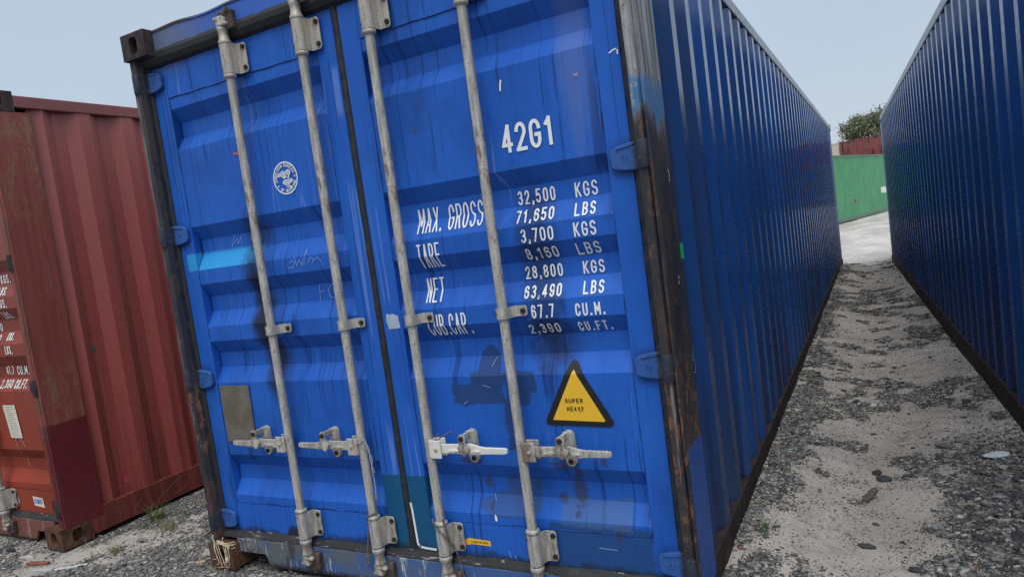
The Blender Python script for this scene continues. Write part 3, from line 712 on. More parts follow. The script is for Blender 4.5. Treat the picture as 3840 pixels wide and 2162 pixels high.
def lock_bar(root, x, d, zh=.636, hmat=None):
    rod = MB().lathe([(.0187, .17), (.0187, 2.42)], 0, YB, 18)
    for z in (.312, 2.266):
        rod.lathe([(.019, z), (.0265, z+.002), (.0275, z+.014), (.0195, z+.019)] if z < 1 else [(.0195, z-.003), (.0275, z+.002), (.0265, z+.015), (.019, z+.017)], 0, YB, 18)
    bar = rod.build('locking_bar', M['galv'], root, (x, 0, 0))
    for k in ('bracket_low', 'bracket_high'): inst('bar_bracket', SH[k], bar)
    inst('bar_guide', SH['guide'], bar)
    for k in ('cam_low', 'cam_high'): inst('cam_end', SH[k], bar)
    for k in ('keep_low', 'keep_high'): inst('cam_keeper', SH[k], bar)
    hd = inst('handle', SH['handle_r' if d > 0 else 'handle_l'], bar, (0, 0, zh))
    if hmat: hd.material_slots[0].link = 'OBJECT'; hd.material_slots[0].material = hmat
    inst('handle_catch', SH['catch_r' if d > 0 else 'catch_l'], bar, (0, 0, zh))
    rx = (R(90), 0, 0)
    for z in (.212, .294, 2.304, 2.392): inst('bolt', BOLT, bar, (.066, .064, z), rx)
    inst('bolt', BOLT, bar, (.066, .064, 1.156), rx)
    for z in (.212, .294, 2.304, 2.392, 1.156): inst('rivet', RIV, bar, (-.0205, .0125, z), (R(90), 0, R(-52)))
    cx = d*.182; inst('bolt', BOLT, bar, (cx-.006, -.004, zh+.050), rx); inst('bolt', BOLT, bar, (cx, .062, zh-.048), rx)
    inst('pin', PIN, bar, (d*.043, .006, zh), rx)
    return bar

def door_mesh(x0, x1, px0, px1):
    """frame of one door: stiles and rails"""
    mb = MB()
    mb.cbox(x0, px0, .080, .125, DZ0, DZ1, .004); mb.cbox(px1, x1, .080, .125, DZ0, DZ1, .004)
    mb.box(px0-.003, px1+.003, .0805, .125, F1, DZ1-.002); mb.box(px0-.003, px1+.003, .0805, .125, DZ0+.002, F2)
    return mb
def panel_mesh(px0, px1):
    mb = MB(); zs = [F2-.002]
    for a, b, c, d in CORR[::-1]: zs += [d, c, b, a]
    zs.append(F1+.002); xs = np.linspace(px0-.001, px1+.001, 9); n = len(xs)
    vs = [(x, prof(z)+.0012, z) for z in zs for x in xs]
    mb.add(vs, [(r*n+j, r*n+j+1, (r+1)*n+j+1, (r+1)*n+j) for r in range(len(zs)-1) for j in range(n-1)])
    return mb
def seam_mesh(px0, px1):
    mb = MB()
    for z in (F1, F2): mb.tube([(x, .0805+.0006*math.sin(x*60), z+.0012*math.sin(x*37)) for x in np.linspace(px0, px1, 40)], .0022, 5)
    for x in (px0+.001, px1-.001):
        pts = []
        for z in np.linspace(F2, F1, 90): pts.append((x + .0008*math.sin(z*70), prof(z)-.0002, z))
        mb.tube(pts, .0020, 5)
    return mb
def hinge_mesh(side, zc):
    """blade lying on the door, running out over the seal to a knuckle on the post"""
    mb = MB(); mx = (lambda x: x) if side == 'L' else (lambda x: W_-x)
    def P(pl): return [(mx(x), zc+z) for x, z in pl] if side == 'L' else [(mx(x), zc+z) for x, z in pl][::-1]
    mb.prism(P([(.050, .048), (.090, .046), (.134, .037), (.147, .030), (.152, .018), (.151, -.024), (.144, -.035), (.108, -.043), (.050, -.048)]), 'y', .060, .0795, .004)
    mb.prism(P([(.060, .037), (.128, .027), (.128, .031), (.060, .043)]), 'y', .056, .062, .001)
    bx = mx(.028)
    mb.lathe([(.019, zc-.046), (.0205, zc-.042), (.0205, zc+.042), (.019, zc+.046)], bx, .030, 16)
    pl = [(mx(.028), .0095), (mx(.046), .020), (mx(.056), .056), (mx(.056), .078), (mx(.034), .078), (mx(.018), .040)]
    mb.prism(pl if side == 'L' else pl[::-1], 'z', zc-.0435, zc+.0455, .003)
    cx = mx(.102)
    mb.tube([(cx+.010*math.cos(R(a)), .0597, zc-.002+.010*math.sin(R(a))) for a in range(0, 361, 24)], .0013, 5)
    mb.tube([(cx-.006, .0597, zc-.004), (cx-.002, .0597, zc+.003), (cx+.002, .0597, zc-.006), (cx+.006, .0597, zc+.001)], .0012, 5)
    return mb
HZ = (2.367, 1.642, .935, .228)
RODS = (.6375, 1.0573, 1.4032, 1.8184)

def post_poly(right):
    p = [(2.384, .150), (2.384, .048), (2.392, .024), (2.420, .022), (2.426, .036), (2.431, .024), (2.438, .030), (2.438, .252), (2.410, .262), (2.410, .150)]
    return p if right else [(W_-x, y) for x, y in p][::-1]
def front(root, mats, rods, lpanel=(.160, 1.092), rpanel=(1.318, 2.270), wobble=3):
    """posts, header, sill, doors and lock gear of a door end"""
    for r in (False, True):
        mb = MB(); base = post_poly(r); nz = 48; n = len(base); vs = []
        for k in range(nz+1):
            z = .116 + (2.475-.116)*k/nz
            for (x, y) in base: vs.append((x, y + .0022*math.sin(z*9.3+x)*math.sin(z*23+2), z))
        mb.add(vs, [(k*n+j, k*n+(j+1) % n, (k+1)*n+(j+1) % n, (k+1)*n+j) for k in range(nz) for j in range(n)] + [tuple(range(n)), tuple(range(nz*n, (nz+1)*n))])
        mb.build('corner_post', mats['post'], root)
    # header plate with a bent upper lip
    mb = MB(); xs = np.linspace(.158, W_-.158, 60); vs = []; fs = []
    for i, x in enumerate(xs):
        lip = .0045*math.sin(x*7.3)+.0035*math.sin(x*19+1) - .004*math.exp(-((x-.42)/.10)**2)
        vs += [(x, .050, 2.470), (x, .050, 2.574+lip*.5), (x, .044, 2.580+lip), (x, .046, 2.588+lip), (x, .120, 2.586+lip*.6), (x, .120, 2.470)]
    for i in range(len(xs)-1):
        for k in range(6): fs.append((i*6+k, i*6+(k+1) % 6, (i+1)*6+(k+1) % 6, (i+1)*6+k))
    mb.add(vs, fs); mb.build('door_header', mats['header'], root)
    # sill with lifting pockets
    pl = [(.150, .070), (.150, .139), (W_-.150, .139), (W_-.150, .070), (W_-.335, .070), (W_-.355, .020), (W_-.37, .010), (.37, .010), (.355, .020), (.335, .070)]
    mb = MB(); mb.prism(pl, 'y', .050, .064, .003); mb.box(.152, W_-.152, .052, .150, .110, .137); mb.box(.385, W_-.385, .064, .120, .012, .022)
    mb.build('door_sill', mats['sill'], root)
    # rubber seals
    def seal(pts, prof2, axis):
        """sweep closed 2-D profile along list of stations with small waviness"""
        mb = MB(); n = len(prof2); vs = []
        for t in pts:
            wv = .0016*math.sin(t*31+prof2[0][0]*9)+.0012*math.sin(t*77)
            for a, b in prof2: vs.append((a + wv*.6, b + wv, t) if axis == 'z' else (t, a + wv, b + wv*.7))
        m = len(pts); mb.add(vs, [(i*n+j, i*n+(j+1) % n, (i+1)*n+(j+1) % n, (i+1)*n+j) for i in range(m-1) for j in range(n)] + [tuple(range(n)), tuple(range((m-1)*n, m*n))])
        return mb.build('door_seal', M['rubber'], root)
    zz = np.linspace(.150, 2.455, 90)
    seal(zz, [(1.190, .088), (1.194, .079), (1.204, .0755), (1.214, .079), (1.221, .088), (1.221, .11), (1.190, .11)], 'z')
    seal(zz, [(.046, .066), (.056, .068), (.063, .076), (.0665, .0845), (.0665, .11), (.046, .11)], 'z')
    seal(zz, [(2.3585, .0845), (2.362, .074), (2.374, .066), (2.388, .066), (2.388, .11), (2.3585, .11)], 'z')
    xx = np.linspace(.052, W_-.055, 120)
    seal(xx, [(.110, 2.430), (.080, 2.430), (.058, 2.440), (.044, 2.462), (.042, 2.484), (.051, 2.503), (.110, 2.503)], 'x')
    seal(xx, [(.110, .170), (.078, .1695), (.064, .161), (.056, .150), (.052, .1405), (.110, .1405)], 'x')
    doors = []
    for side, (x0, x1), (p0, p1) in (('L', (.0675, 1.189), lpanel), ('R', (1.2225, 2.3575), rpanel)):
        d = door_mesh(x0, x1, p0, p1).build('door', mats['door'], root); panel_mesh(p0, p1).build('door_panel', mats['door'], d)
        seam_mesh(p0, p1).build('weld_seam', mats['seam'], d)['kind'] = 'stuff'
        for z in HZ: hinge_mesh(side, z).build('hinge', mats['hinge'], d)
        doors.append(d)
    for x, dd, *hm in rods: lock_bar(root, x, dd, .636, *hm)
    return doors

def px(x, y): return x - (y-.09)*(3.06-x)/2.31
def put_text(door, txt, x0, x1, z0, z1, t, mat, conform=True, name='lettering', gap=None):
    mb = MB(); text_mesh(mb, txt, x0, z0, x1-x0, z1-z0, t, on_door(), gap, .007 if conform else None)
    return mb.build(name, mat, door, recalc=False)
def scan_fill(mb, x_of_z, z0, z1, place, step=.006, k=0):
    zs = np.linspace(z0, z1, max(2, int((z1-z0)/step)+1)); vs = []
    for z in zs: a, b = x_of_z(z); vs += [place(a, z, k), place(b, z, k)]
    mb.add(vs, [(2*i, 2*i+1, 2*i+3, 2*i+2) for i in range(len(zs)-1)])

# ------------------------------------------------------------------ A: the near blue container
A = thing('shipping_container', 'large blue shipping container with white load lettering on its closed doors', 'container', group='containers standing in the yard')
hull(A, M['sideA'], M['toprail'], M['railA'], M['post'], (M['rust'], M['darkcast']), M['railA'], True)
DL, DR = front(A, dict(post=M['post'], header=M['header'], sill=M['sill'], door=M['door'], hinge=M['hinge'], seam=M['seam']),
               [(RODS[0], -1), (RODS[1], -1), (RODS[2], 1, M['whitehandle']), (RODS[3], 1)])
WH = M['white']
put_text(DR, '42G1', 1.880, 2.090, 1.730, 1.832, .0132, WH, gap=.012)
put_text(DR, 'MAX. GROSS', 1.443, 1.744, 1.487, 1.584, .0066, WH, gap=.0075)
put_text(DR, 'TARE', 1.440, 1.548, 1.349, 1.446, .0066, WH, gap=.0070)
put_text(DR, 'NET', 1.438, 1.520, 1.211, 1.307, .0066, WH, gap=.0075)
put_text(DR, 'CUB.CAP.', 1.442, 1.640, 1.076, 1.164, .0066, WH, gap=.0065)
for txt, a, b, z0, z1 in (('32,500', 1.893, 2.045, 1.540, 1.591), ('71,650', 1.888, 2.042, 1.474, 1.520), ('3,700', 1.906, 2.037, 1.401, 1.451), ('8,160', 1.906, 2.036, 1.336, 1.379),
                          ('28,800', 1.884, 2.036, 1.265, 1.312), ('63,490', 1.882, 2.034, 1.196, 1.241), ('67.7', 1.909, 2.002, 1.122, 1.172), ('2,390', 1.880, 2.006, 1.060, 1.099)):
    put_text(DR, txt, a, b, z0, z1, .0062, WH, gap=.0085)
for txt, a, b, z0, z1 in (('KGS', 2.122, 2.208, 1.537, 1.590), ('LBS', 2.122, 2.202, 1.472, 1.518), ('KGS', 2.116, 2.200, 1.400, 1.451), ('LBS', 2.108, 2.198, 1.334, 1.378),
                          ('KGS', 2.116, 2.198, 1.264, 1.311), ('LBS', 2.118, 2.197, 1.195, 1.240), ('CU.M.', 2.084, 2.197, 1.120, 1.166), ('CU.FT.', 2.078, 2.205, 1.059, 1.098)):
    put_text(DR, txt, a, b, z0, z1, .0062, WH, gap=.0085)
# round emblem on the left door
def emblem(door):
    cx, cz, r = .812, 1.808, .071; pl = on_door()
    mb = MB(); ribbon(mb, arc(cx, cz, r-.003, r-.003, 0, 360, 56), .0055, pl)
    def round_text(txt, a0, a1, rad, h, t, flip):
        n = len(txt)
        for i, c in enumerate(txt):
            a = R(a0 + (a1-a0)*(i+.5)/n); cw = .0072
            for k, st in enumerate(G.get(c, [])):
                pts = []
                for u, v in st:
                    uu, vv = (u-.5)*cw*NARROW.get(c, 1), (v-.5)*h
                    if flip: q = (cx+(rad+vv*-1)*math.cos(a) + uu*-math.sin(a)*-1*-1, cz+(rad-vv)*math.sin(a) + uu*math.cos(a)*1)
                    else: q = (cx+(rad+vv)*math.cos(a) + uu*math.sin(a), cz+(rad+vv)*math.sin(a) - uu*math.cos(a))
                    pts.append(q)
                ribbon(mb, pts, t, pl, None, (k+1) % 4)
    round_text('AMERICAN', 196, 100, .0555, .012, .0024, False); round_text('BUREAU', 92, 18, .0555, .012, .0024, False)
    round_text('OF SHIPPING', 232, 342, .0555, .012, .0024, True)
    for a in (214, 2):
        sx, sz = cx+.0555*math.cos(R(a)), cz+.0555*math.sin(R(a)); st = [(sx+(.006 if k % 2 == 0 else .0027)*math.cos(R(90+36*k)), sz+(.006 if k % 2 == 0 else .0027)*math.sin(R(90+36*k))) for k in range(10)]
        mb.add([pl(u, v, 0) for u, v in st], [tuple(range(10))])
    mb.build('emblem', WH, door, recalc=False)
    eg = MB()
    for k, poly in enumerate(([(375,635),(430,590),(500,560),(560,530),(578,560),(600,650),(640,720),(600,745),(575,775),(530,740),(490,690),(440,695),(390,690)],
        [(592,600),(610,560),(650,540),(690,530),(740,550),(750,600),(730,660),(706,700),(690,780),(655,795),(644,745),(672,690),(628,665)],
        [(560,785),(640,800),(690,808),(740,780),(780,800),(770,880),(720,900),(690,920),(650,960),(600,960),(560,930),(520,900),(500,850)],
        [(580,985),(640,990),(680,950),(725,980),(720,1010),(650,1018),(590,1004)])):
        eg.add([pl(cx+(x-593)/318*.070, cz-(y-745)/440*.070, k % 3) for x, y in poly], [tuple(range(len(poly)))])
    for k, ln in enumerate(([(420,660),(500,600),(560,560)],[(470,680),(560,640),(600,690)],[(640,560),(650,640),(640,680)],[(700,560),(690,640),(660,700)],[(560,860),(640,850),(700,860)],[(590,920),(650,900)])):
        m2 = [(cx+(x-593)/318*.070, cz-(y-745)/440*.070) for x, y in ln]; ml = MB(); ribbon(ml, m2, .0012, on_door(.0032)); ml.build('emblem_line', M['darkscratch'], door, recalc=False)
    eg.build('emblem_bird', flat('faded white print', (0.58, 0.64, 0.70), .5, .18, 150), door, recalc=False)
emblem(DL)
# warning triangle
def tri(door):
    pl = on_door(.0022)
    def shape(xa, za, xb, zb, xc, zc_, r):
        P_ = [Vector((xa, za)), Vector((xb, zb)), Vector((xc, zc_))]; out = []
        for i in range(3):
            p, a, b = P_[i], P_[i-1], P_[(i+1) % 3]; d1 = (a-p).normalized(); d2 = (b-p).normalized(); ang = d1.angle(d2); k = r/math.tan(ang/2)
            c = p + (d1+d2).normalized()*(r/math.sin(ang/2)); s, e = p+d1*k, p+d2*k
            a0 = math.atan2(s.y-c.y, s.x-c.x); a1 = math.atan2(e.y-c.y, e.x-c.x); dl = (a1-a0+math.pi) % (2*math.pi)-math.pi
            out += [(c.x+r*math.cos(a0+dl*t/6), c.y+r*math.sin(a0+dl*t/6)) for t in range(7)]
        return out
    def span(poly):
        def f(z):
            xs = []
            n = len(poly)
            for i in range(n):
                (x0, z0), (x1, z1) = poly[i], poly[(i+1) % n]
                if (z0-z)*(z1-z) <= 0 and abs(z1-z0) > 1e-9: xs.append(x0+(x1-x0)*(z-z0)/(z1-z0))
            return (min(xs), max(xs)) if xs else (2.048, 2.048)
        return f
    po = shape(2.0465, .975, 1.900, .717, 2.188, .713, .017); pi_ = shape(2.0455, .927, 1.9395, .7365, 2.1485, .733, .003)
    m1 = MB(); zs = [p[1] for p in po]; scan_fill(m1, span(po), min(zs)+.0002, max(zs)-.0002, pl); m1.build('warning_sticker', M['blackink'], door, recalc=False)
    m2 = MB(); zs = [p[1] for p in pi_]; scan_fill(m2, span(pi_), min(zs)+.0002, max(zs)-.0002, on_door(.0032)); m2.build('warning_sticker', M['yellow'], door, recalc=False)
    m3 = MB(); text_mesh(m3, 'SUPER', 1.999, .803, .070, .0165, .0028, on_door(.0042), .0042); text_mesh(m3, 'HEAVY', 2.003, .773, .066, .0165, .0028, on_door(.0042), .0042)
    ribbon(m3, [(2.060, .779), (2.052, .767)], .0016, on_door(.0043))
    m3.build('sticker_lettering', M['blackink'], door, recalc=False)
tri(DR)
# data plate, stickers, paint marks
mb = MB(); mb.prism([(.180, .897), (.376, .896), (.370, .626), (.176, .620)], 'y', .0755, .0795, .001); mb.build('data_plate', M['plate'], DL)
mb = MB(); mb.prism([(1.244, 1.178), (1.252, 1.183), (1.262, 1.176), (1.275, 1.181), (1.290, 1.176), (1.304, 1.170), (1.307, 1.120), (1.250, 1.118), (1.247, 1.135), (1.242, 1.150)], 'y', .0782, .0796); mb.build('torn_sticker', M['torn'], DR)
mb = MB(); mb.add([on_door()(*p) for p in ((1.475,.238),(1.486,.238),(1.492,.2435),(1.592,.2385),(1.593,.217),(1.500,.2185),(1.492,.214),(1.476,.214))], [tuple(range(8))])
mb.build('yellow_sticker', M['yellow'], DR, recalc=False)
mb = MB(); text_mesh(mb, 'LADEN OPTIONAL', 1.505, .226, .080, .007, .0013, on_door(.003)); mb.build('sticker_lettering', M['blackink'], DR, recalc=False)
mb = MB(); ribbon(mb, [(1.2265,.372),(1.2295,.345),(1.232,.26),(1.234,.197),(1.243,.184),(1.275,.180),(1.322,.178)], .010, lambda u, v, k: (u, .0782, v), .02); mb.build('paint_line', M['whitemark'], DR, recalc=False)
def scribble(door, strokes, w, mat, name='chalk_mark'):
    mb = MB()
    for i, s in enumerate(strokes): ribbon(mb, s, w, on_door(.0022), .006, i % 4)
    return mb.build(name, mat, door, recalc=False)
scribble(DL, [[(.366,1.549),(.386,1.582),(.402,1.607)],[(.388,1.566),(.412,1.590),(.410,1.560),(.436,1.592),(.436,1.562)],[(.536,1.589),(.508,1.596),(.498,1.572),(.515,1.560),(.540,1.572)]], .0019, M['chalk'])
scribble(DL, [[(.742,1.432),(.752,1.418),(.775,1.420),(.790,1.440),(.775,1.452),(.758,1.440)],[(.790,1.468),(.800,1.424),(.815,1.450),(.830,1.425),(.842,1.455)],[(.842,1.425),(.855,1.490),(.862,1.470)],
              [(.862,1.430),(.885,1.455),(.900,1.445),(.890,1.430)],[(.900,1.440),(.925,1.452),(.938,1.436),(.946,1.412)]], .0017, M['chalk'])
scribble(DL, [[(.925,1.332),(.868,1.330),(.862,1.262)],[(.864,1.298),(.890,1.302)],[(.968,1.318),(.940,1.328),(.915,1.300),(.922,1.270),(.955,1.266),(.968,1.286),(.945,1.296)]], .0018, M['chalk'])
scribble(DR, [[(1.252,1.058),(1.268,1.066),(1.274,1.050),(1.252,1.028),(1.278,1.030)],[(1.288,1.062),(1.304,1.058),(1.292,1.046),(1.306,1.036),(1.290,1.026)],[(1.254,.985),(1.292,.990)],
              [(1.262,.958),(1.262,.922)],[(1.284,.950),(1.300,.956),(1.304,.942),(1.284,.922),(1.308,.924)]], .0024, M['darkscratch'])
scribble(DR, [[(1.908,1.988),(1.904,1.972),(1.902,1.955)]], .0065, M['whitemark'], 'paint_mark')
mb = MB(); ribbon(mb, [(2.322,1.990),(2.336,1.997),(2.350,1.998),(2.349,1.982)], .0048, lambda u, v, k: (u, .0785, v)); mb.build('paint_mark', M['whitemark'], DR, recalc=False)
mb = MB(); ribbon(mb, [(.528,1.960),(.556,1.957)], .010, on_door()); mb.build('paint_mark', M['redmark'], DL, recalc=False)
scribble(DR, [[(2.186,1.952),(2.196,1.946),(2.203,1.940)],[(2.190,1.941),(2.200,1.951)]], .0022, flat('pale scratch', (.62,.42,.40), .6), 'scratch')
scribble(DR, [[(1.620,.420),(1.628,.398)],[(1.700,.945),(1.716,.975)],[(1.560,.800),(1.580,.812)],[(1.66,.875),(1.69,.865)],[(2.06,.255),(2.13,.252)],[(1.672,.206),(1.680,.180)],[(1.700,.190),(1.703,.172)]], .0020, M['chalk'], 'scratch')
mb = MB(); mb.add([on_door()(*p) for p in ((1.633,.352),(1.640,.340),(1.641,.328),(1.634,.322),(1.629,.330),(1.630,.345))], [tuple(range(6))]); mb.build('paint_mark', M['whitemark'], DR, recalc=False)
# raised maker letters on the outer handle
mb = MB(); text_mesh(mb, 'SAE JIN', RODS[3]+.262, .634, .046, .0095, .0016, lambda u, v, k: (u, .0172-.0001*k, v))
text_mesh(mb, 'SAEJIN', 0, 0, .040, .0085, .0015, lambda u, v, k: (RODS[3]+.350-u, .0171-.0001*k, .633-v)); mb.build('raised_lettering', flat('worn casting letters', (.46,.45,.43), .5, .1), DR, recalc=False)
# marks on the long side
mb = MB()
def on_side(u, v, k=0): return (W_+.0005+.0002*k, u, v)
ribbon(mb, [(.244,.936),(.262,.925),(.275,.915)], .0026, lambda u, v, k: (W_-.004, u, v)); ribbon(mb, [(.290,.950),(.272,.915),(.262,.885),(.266,.862),(.285,.858),(.296,.878),(.290,.900),(.278,.905)], .0026, lambda u, v, k: (W_-.0035, u, v))
mb.build('chalk_mark', M['chalk'], A, recalc=False)
mb = MB()
for y, z in ((.206, 1.590), (.212, 1.575), (.209, 1.560), (.184, 1.222), (.182, 1.205)): mb.add([on_side(y, z), on_side(y+.006, z-.002), on_side(y+.007, z-.012), on_side(y+.001, z-.013)], [(0, 1, 2, 3)])
mb.build('paint_mark', M['whitemark'], A, recalc=False)

# ------------------------------------------------------------------ the red container on the left
RX, RY = -1.140 - W_, -.070
RC = thing('shipping_container', 'rusty red shipping container at the left edge with peeling corner post', 'container', (RX, RY, 0), 0, 'containers standing in the yard')
hull(RC, M['sideR'], M['redrail'], M['redrail'], M['redpost'], (M['rust'], M['darkcast']), M['railA'], True)
RL, RR = front(RC, dict(post=M['redpost'], header=M['redrail'], sill=M['redsill'], door=M['reddoor'], hinge=M['darkcast'], seam=M['redpost']), [(x, d) for x, d in zip(RODS[:3], (-1, -1, 1))] + [(1.825, -1)])
for txt, a, b, z0, z1 in (('30,480', 1.83, 2.00, 1.540, 1.591), ('67,200', 1.83, 2.00, 1.474, 1.520), ('3,700', 1.86, 2.00, 1.401, 1.451), ('8,160', 1.86, 2.00, 1.336, 1.379),
                          ('26,780', 1.83, 2.00, 1.265, 1.312), ('59,040', 1.83, 2.00, 1.196, 1.246), ('KGS.', 2.075, 2.175, 1.540, 1.591), ('LBS.', 2.075, 2.170, 1.474, 1.520), ('KGS.', 2.075, 2.175, 1.401, 1.451),
                          ('LBS.', 2.065, 2.160, 1.336, 1.379), ('KGS.', 2.070, 2.140, 1.208, 1.252), ('LBS.', 2.066, 2.140, 1.130, 1.180), ('67.7', 1.952, 2.030, 1.002, 1.052), ('CU.M.', 2.066, 2.192, .998, 1.050),
                          ('2,390', 1.905, 2.035, .926, .972), ('CU.FT.', 2.062, 2.192, .922, .970)):
    put_text(RR, txt, a, b, z0, z1, .0068, WH, gap=.0075)
mb = MB(); mb.add([(x, .0785, z) for x, z in ((1.925,.826),(2.055,.826),(2.078,.626),(1.958,.626))], [(0,1,2,3)]); mb.build('paper_sticker', M['paper'], RR, recalc=False)
mb = MB()
for i in range(15): z = .815 - i*.0125; s = (.826-z)*.14; ribbon(mb, [(1.940+s+rng.random()*.01, z), (2.045+s-rng.random()*.04, z)], .0035, lambda u, v, k: (u, .0778, v))
mb.build('sticker_lettering', M['greyink'], RR, recalc=False)
mb = MB(); mb.add([(x, .0785, z) for x, z in ((2.060,.270),(2.163,.262),(2.172,.204),(2.070,.212))], [(0,1,2,3)]); mb.build('paper_sticker', M['paper'], RR, recalc=False)
mb = MB(); text_mesh(mb, 'CIMC', 2.075, .226, .080, .030, .0065, lambda u, v, k: (u, .0776-.0002*k, v)); mb.build('sticker_lettering', M['blueink'], RR, recalc=False)
mb = MB(); mb.add([(x, .0785, z) for x, z in ((1.850,.262),(1.878,.268),(1.908,.262),(1.912,.215),(1.868,.218),(1.866,.236),(1.852,.244))], [tuple(range(7))]); mb.build('torn_sticker', M['torn'], RR, recalc=False)
mb = MB(); text_mesh(mb, 'ZOO', 1.858, .244, .045, .022, .004, lambda u, v, k: (u, .0776-.0002*k, v)); mb.build('sticker_lettering', M['blackink'], RR, recalc=False)
scribble(RR, [[(2.000,.470),(2.005,.560),(1.995,.612),(2.025,.640),(2.060,.618),(2.085,.575)],[(2.000,.470),(2.010,.430)]], .006, flat('chalk on red', (.42,.22,.18), .9, .3), 'chalk_mark')
mb = MB(); mb.add([(W_-.0395, y, z) for y, z in ((.372,1.110),(.402,1.108),(.404,1.072),(.376,1.076))], [(0,1,2,3)]); mb.build('green_sticker', M['greenmark'], RC, recalc=False)
mb = MB(); mb.add([(W_-.0050, y, z) for y, z in ((.412,.275),(.432,.280),(.445,.262),(.440,.238),(.424,.232),(.412,.250))], [tuple(range(6))]); mb.build('pink_sticker', M['pinkmark'], RC, recalc=False)
mb = MB(); ribbon(mb, [(.60,.055),(.70,.10),(.78,.14),(.84,.145),(.86,.11),(.80,.06),(.72,.045)], .003, lambda u, v, k: (W_-.0010, u, v)); ribbon(mb, [(.44,.06),(.50,.115)], .003, lambda u, v, k: (W_-.0010, u, v))
mb.build('scratch', flat('scratch on red', (.30,.15,.12), .7), RC, recalc=False)

# ------------------------------------------------------------------ other containers
BC = thing('shipping_container', 'deep blue shipping container along the right side of the gravel alley', 'container', (3.712, -.15, .078), .0393, 'containers standing in the yard', -.0066)
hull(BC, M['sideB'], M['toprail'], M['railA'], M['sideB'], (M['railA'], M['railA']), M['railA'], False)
ga = -.2382
def place_face(pt, ang, y_local, z):
    """world location of a container whose right-hand face passes through pt (at local y = y_local)"""
    ex = Vector((math.cos(ang), math.sin(ang), 0)); ey = Vector((-math.sin(ang), math.cos(ang), 0))
    return Vector((pt[0], pt[1], z)) - ex*W_ - ey*y_local
GC = thing('shipping_container', 'weathered green shipping container seen through the gap between the blue ones', 'container', place_face((1.825, 27.2), ga, 2.6, .08), ga, 'containers standing in the yard')
hull(GC, M['green'], M['greenrail'], M['greenrail'], M['green'], (M['greenrail'],)*2, M['greenrail'], False)
fa = math.atan2(-.82, -.57)
specs = [('rusty dark red container stacked behind the green one', M['redfar'], .72, 65.55, 2.67), ('brown container under the stacked red container', M['brown'], .72, 65.55, .08)]
ey = Vector((.82, -.57, 0)).normalized()
for lab, m, xx, yy, z in specs:
    o = thing('shipping_container', lab, 'container', place_face((xx, yy), fa, 0, z), fa, 'containers standing in the yard'); hull(o, m, m, M['railA'], m, (m, m), m, False)
q = Vector((.72, 65.55, 0)) - ey*(L_+.12)
for lab, m, z in (('cream container beside the stacked dark red container', M['cream'], 2.67), ('grey container under the cream container', M['greyc'], .08)):
    o = thing('shipping_container', lab, 'container', place_face((q.x, q.y), fa, 0, z), fa, 'containers standing in the yard'); hull(o, m, m, M['railA'], m, (m, m), m, False)

# ================================================================== ground
def ground_h(x, y):
    x = np.asarray(x, float); y = np.asarray(y, float)
    h = -.012 + .020*(fbm(x*1.1, y*1.1, 3)-.5) + .010*(fbm(x*5, y*5, 9)-.5)
    h = h + .05*sstep(3.35, 3.75, x)*sstep(9, 1, y) + .08*sstep(14, 26, y) - .014*sstep(.0, .3, x)*sstep(2.44, 2.2, x)*sstep(.0, .25, y)
    al = sstep(2.30, 2.44, x)*sstep(12.6, 11.5, y)*sstep(-.3, .3, y)
    h = h + al*(.075*sstep(2.95, 2.44, x) + .030*(fbm(x*2.3+1, y*1.9, 41)-.5))          # sand banked along the rails
    h = h + .065*sstep(2.95, 3.65, x)*sstep(12.6, 11, y)*sstep(.2, 1.2, y)
    h = h + .016*np.sin(x*9+y*4)*np.exp(-((x-2.9)/.5)**2)*np.exp(-((y-.75)/.45)**2)
    return h
def gravel_d(x, y):
    """0..1 gravel cover"""
    x = np.asarray(x, float); y = np.asarray(y, float)
    nb = fbm(x*2.1+3, y*1.7, 21, 4); nf = fbm(x*7, y*6, 33, 3)
    al = .05 + .92*sstep(.46, .60, .50*nb+.50*nf)                                       # alley patches
    edge = 3.16 + .12*(nb-.5) + .10*sstep(.5, 1.5, y)*0 + .06*np.sin(y*5)
    right = sstep(edge, edge+.22, x)*sstep(2.5, 1.3, y)
    al = np.maximum(al, right)
    al = np.maximum(al, .75*sstep(2.70, 2.5, x)*sstep(.35, .6, nf+.12)*sstep(.5, 1.2, y))
    al = al*(1-.92*np.exp(-((x-2.80)/.34)**4)*sstep(1.35, .95, y)*sstep(.45, .62, y))                      # swept sandy foreground
    al = np.maximum(al, sstep(.66, .35, y)*sstep(.40, .55, nb)*.85*sstep(2.5, 2.6, x))
    al = al*sstep(12.9, 12.2, y)
    left = .55 + .45*sstep(.36, .56, nb)
    d = np.abs((x+.93) + (y-.09)*(-.45)); left = left*(1-.78*sstep(.16, .05, d + .10*(nf-.5))*sstep(.45, .15, y))
    left = left*(1-.6*sstep(.58, .70, nf))
    d = np.where(x < 2.40, left, al)
    return np.clip(np.maximum(d, sstep(-.35, -.8, y)), 0, 1)
def axis(fine0, fine1, step, far):
    a = np.arange(fine0, fine1+1e-6, step); ext = []; s = step; v = fine1
    while v < far: s *= 1.28; v += s; ext.append(v)
    lo = []; s = step; v = fine0
    while v > -far: s *= 1.28; v -= s; lo.append(v)
    return np.array(lo[::-1] + list(a) + ext)
gx, gy = axis(-2.2, 3.9, .030, 900), axis(-1.2, 13.2, .040, 900)
XX, YY = np.meshgrid(gx, gy); ZZ = ground_h(XX, YY)
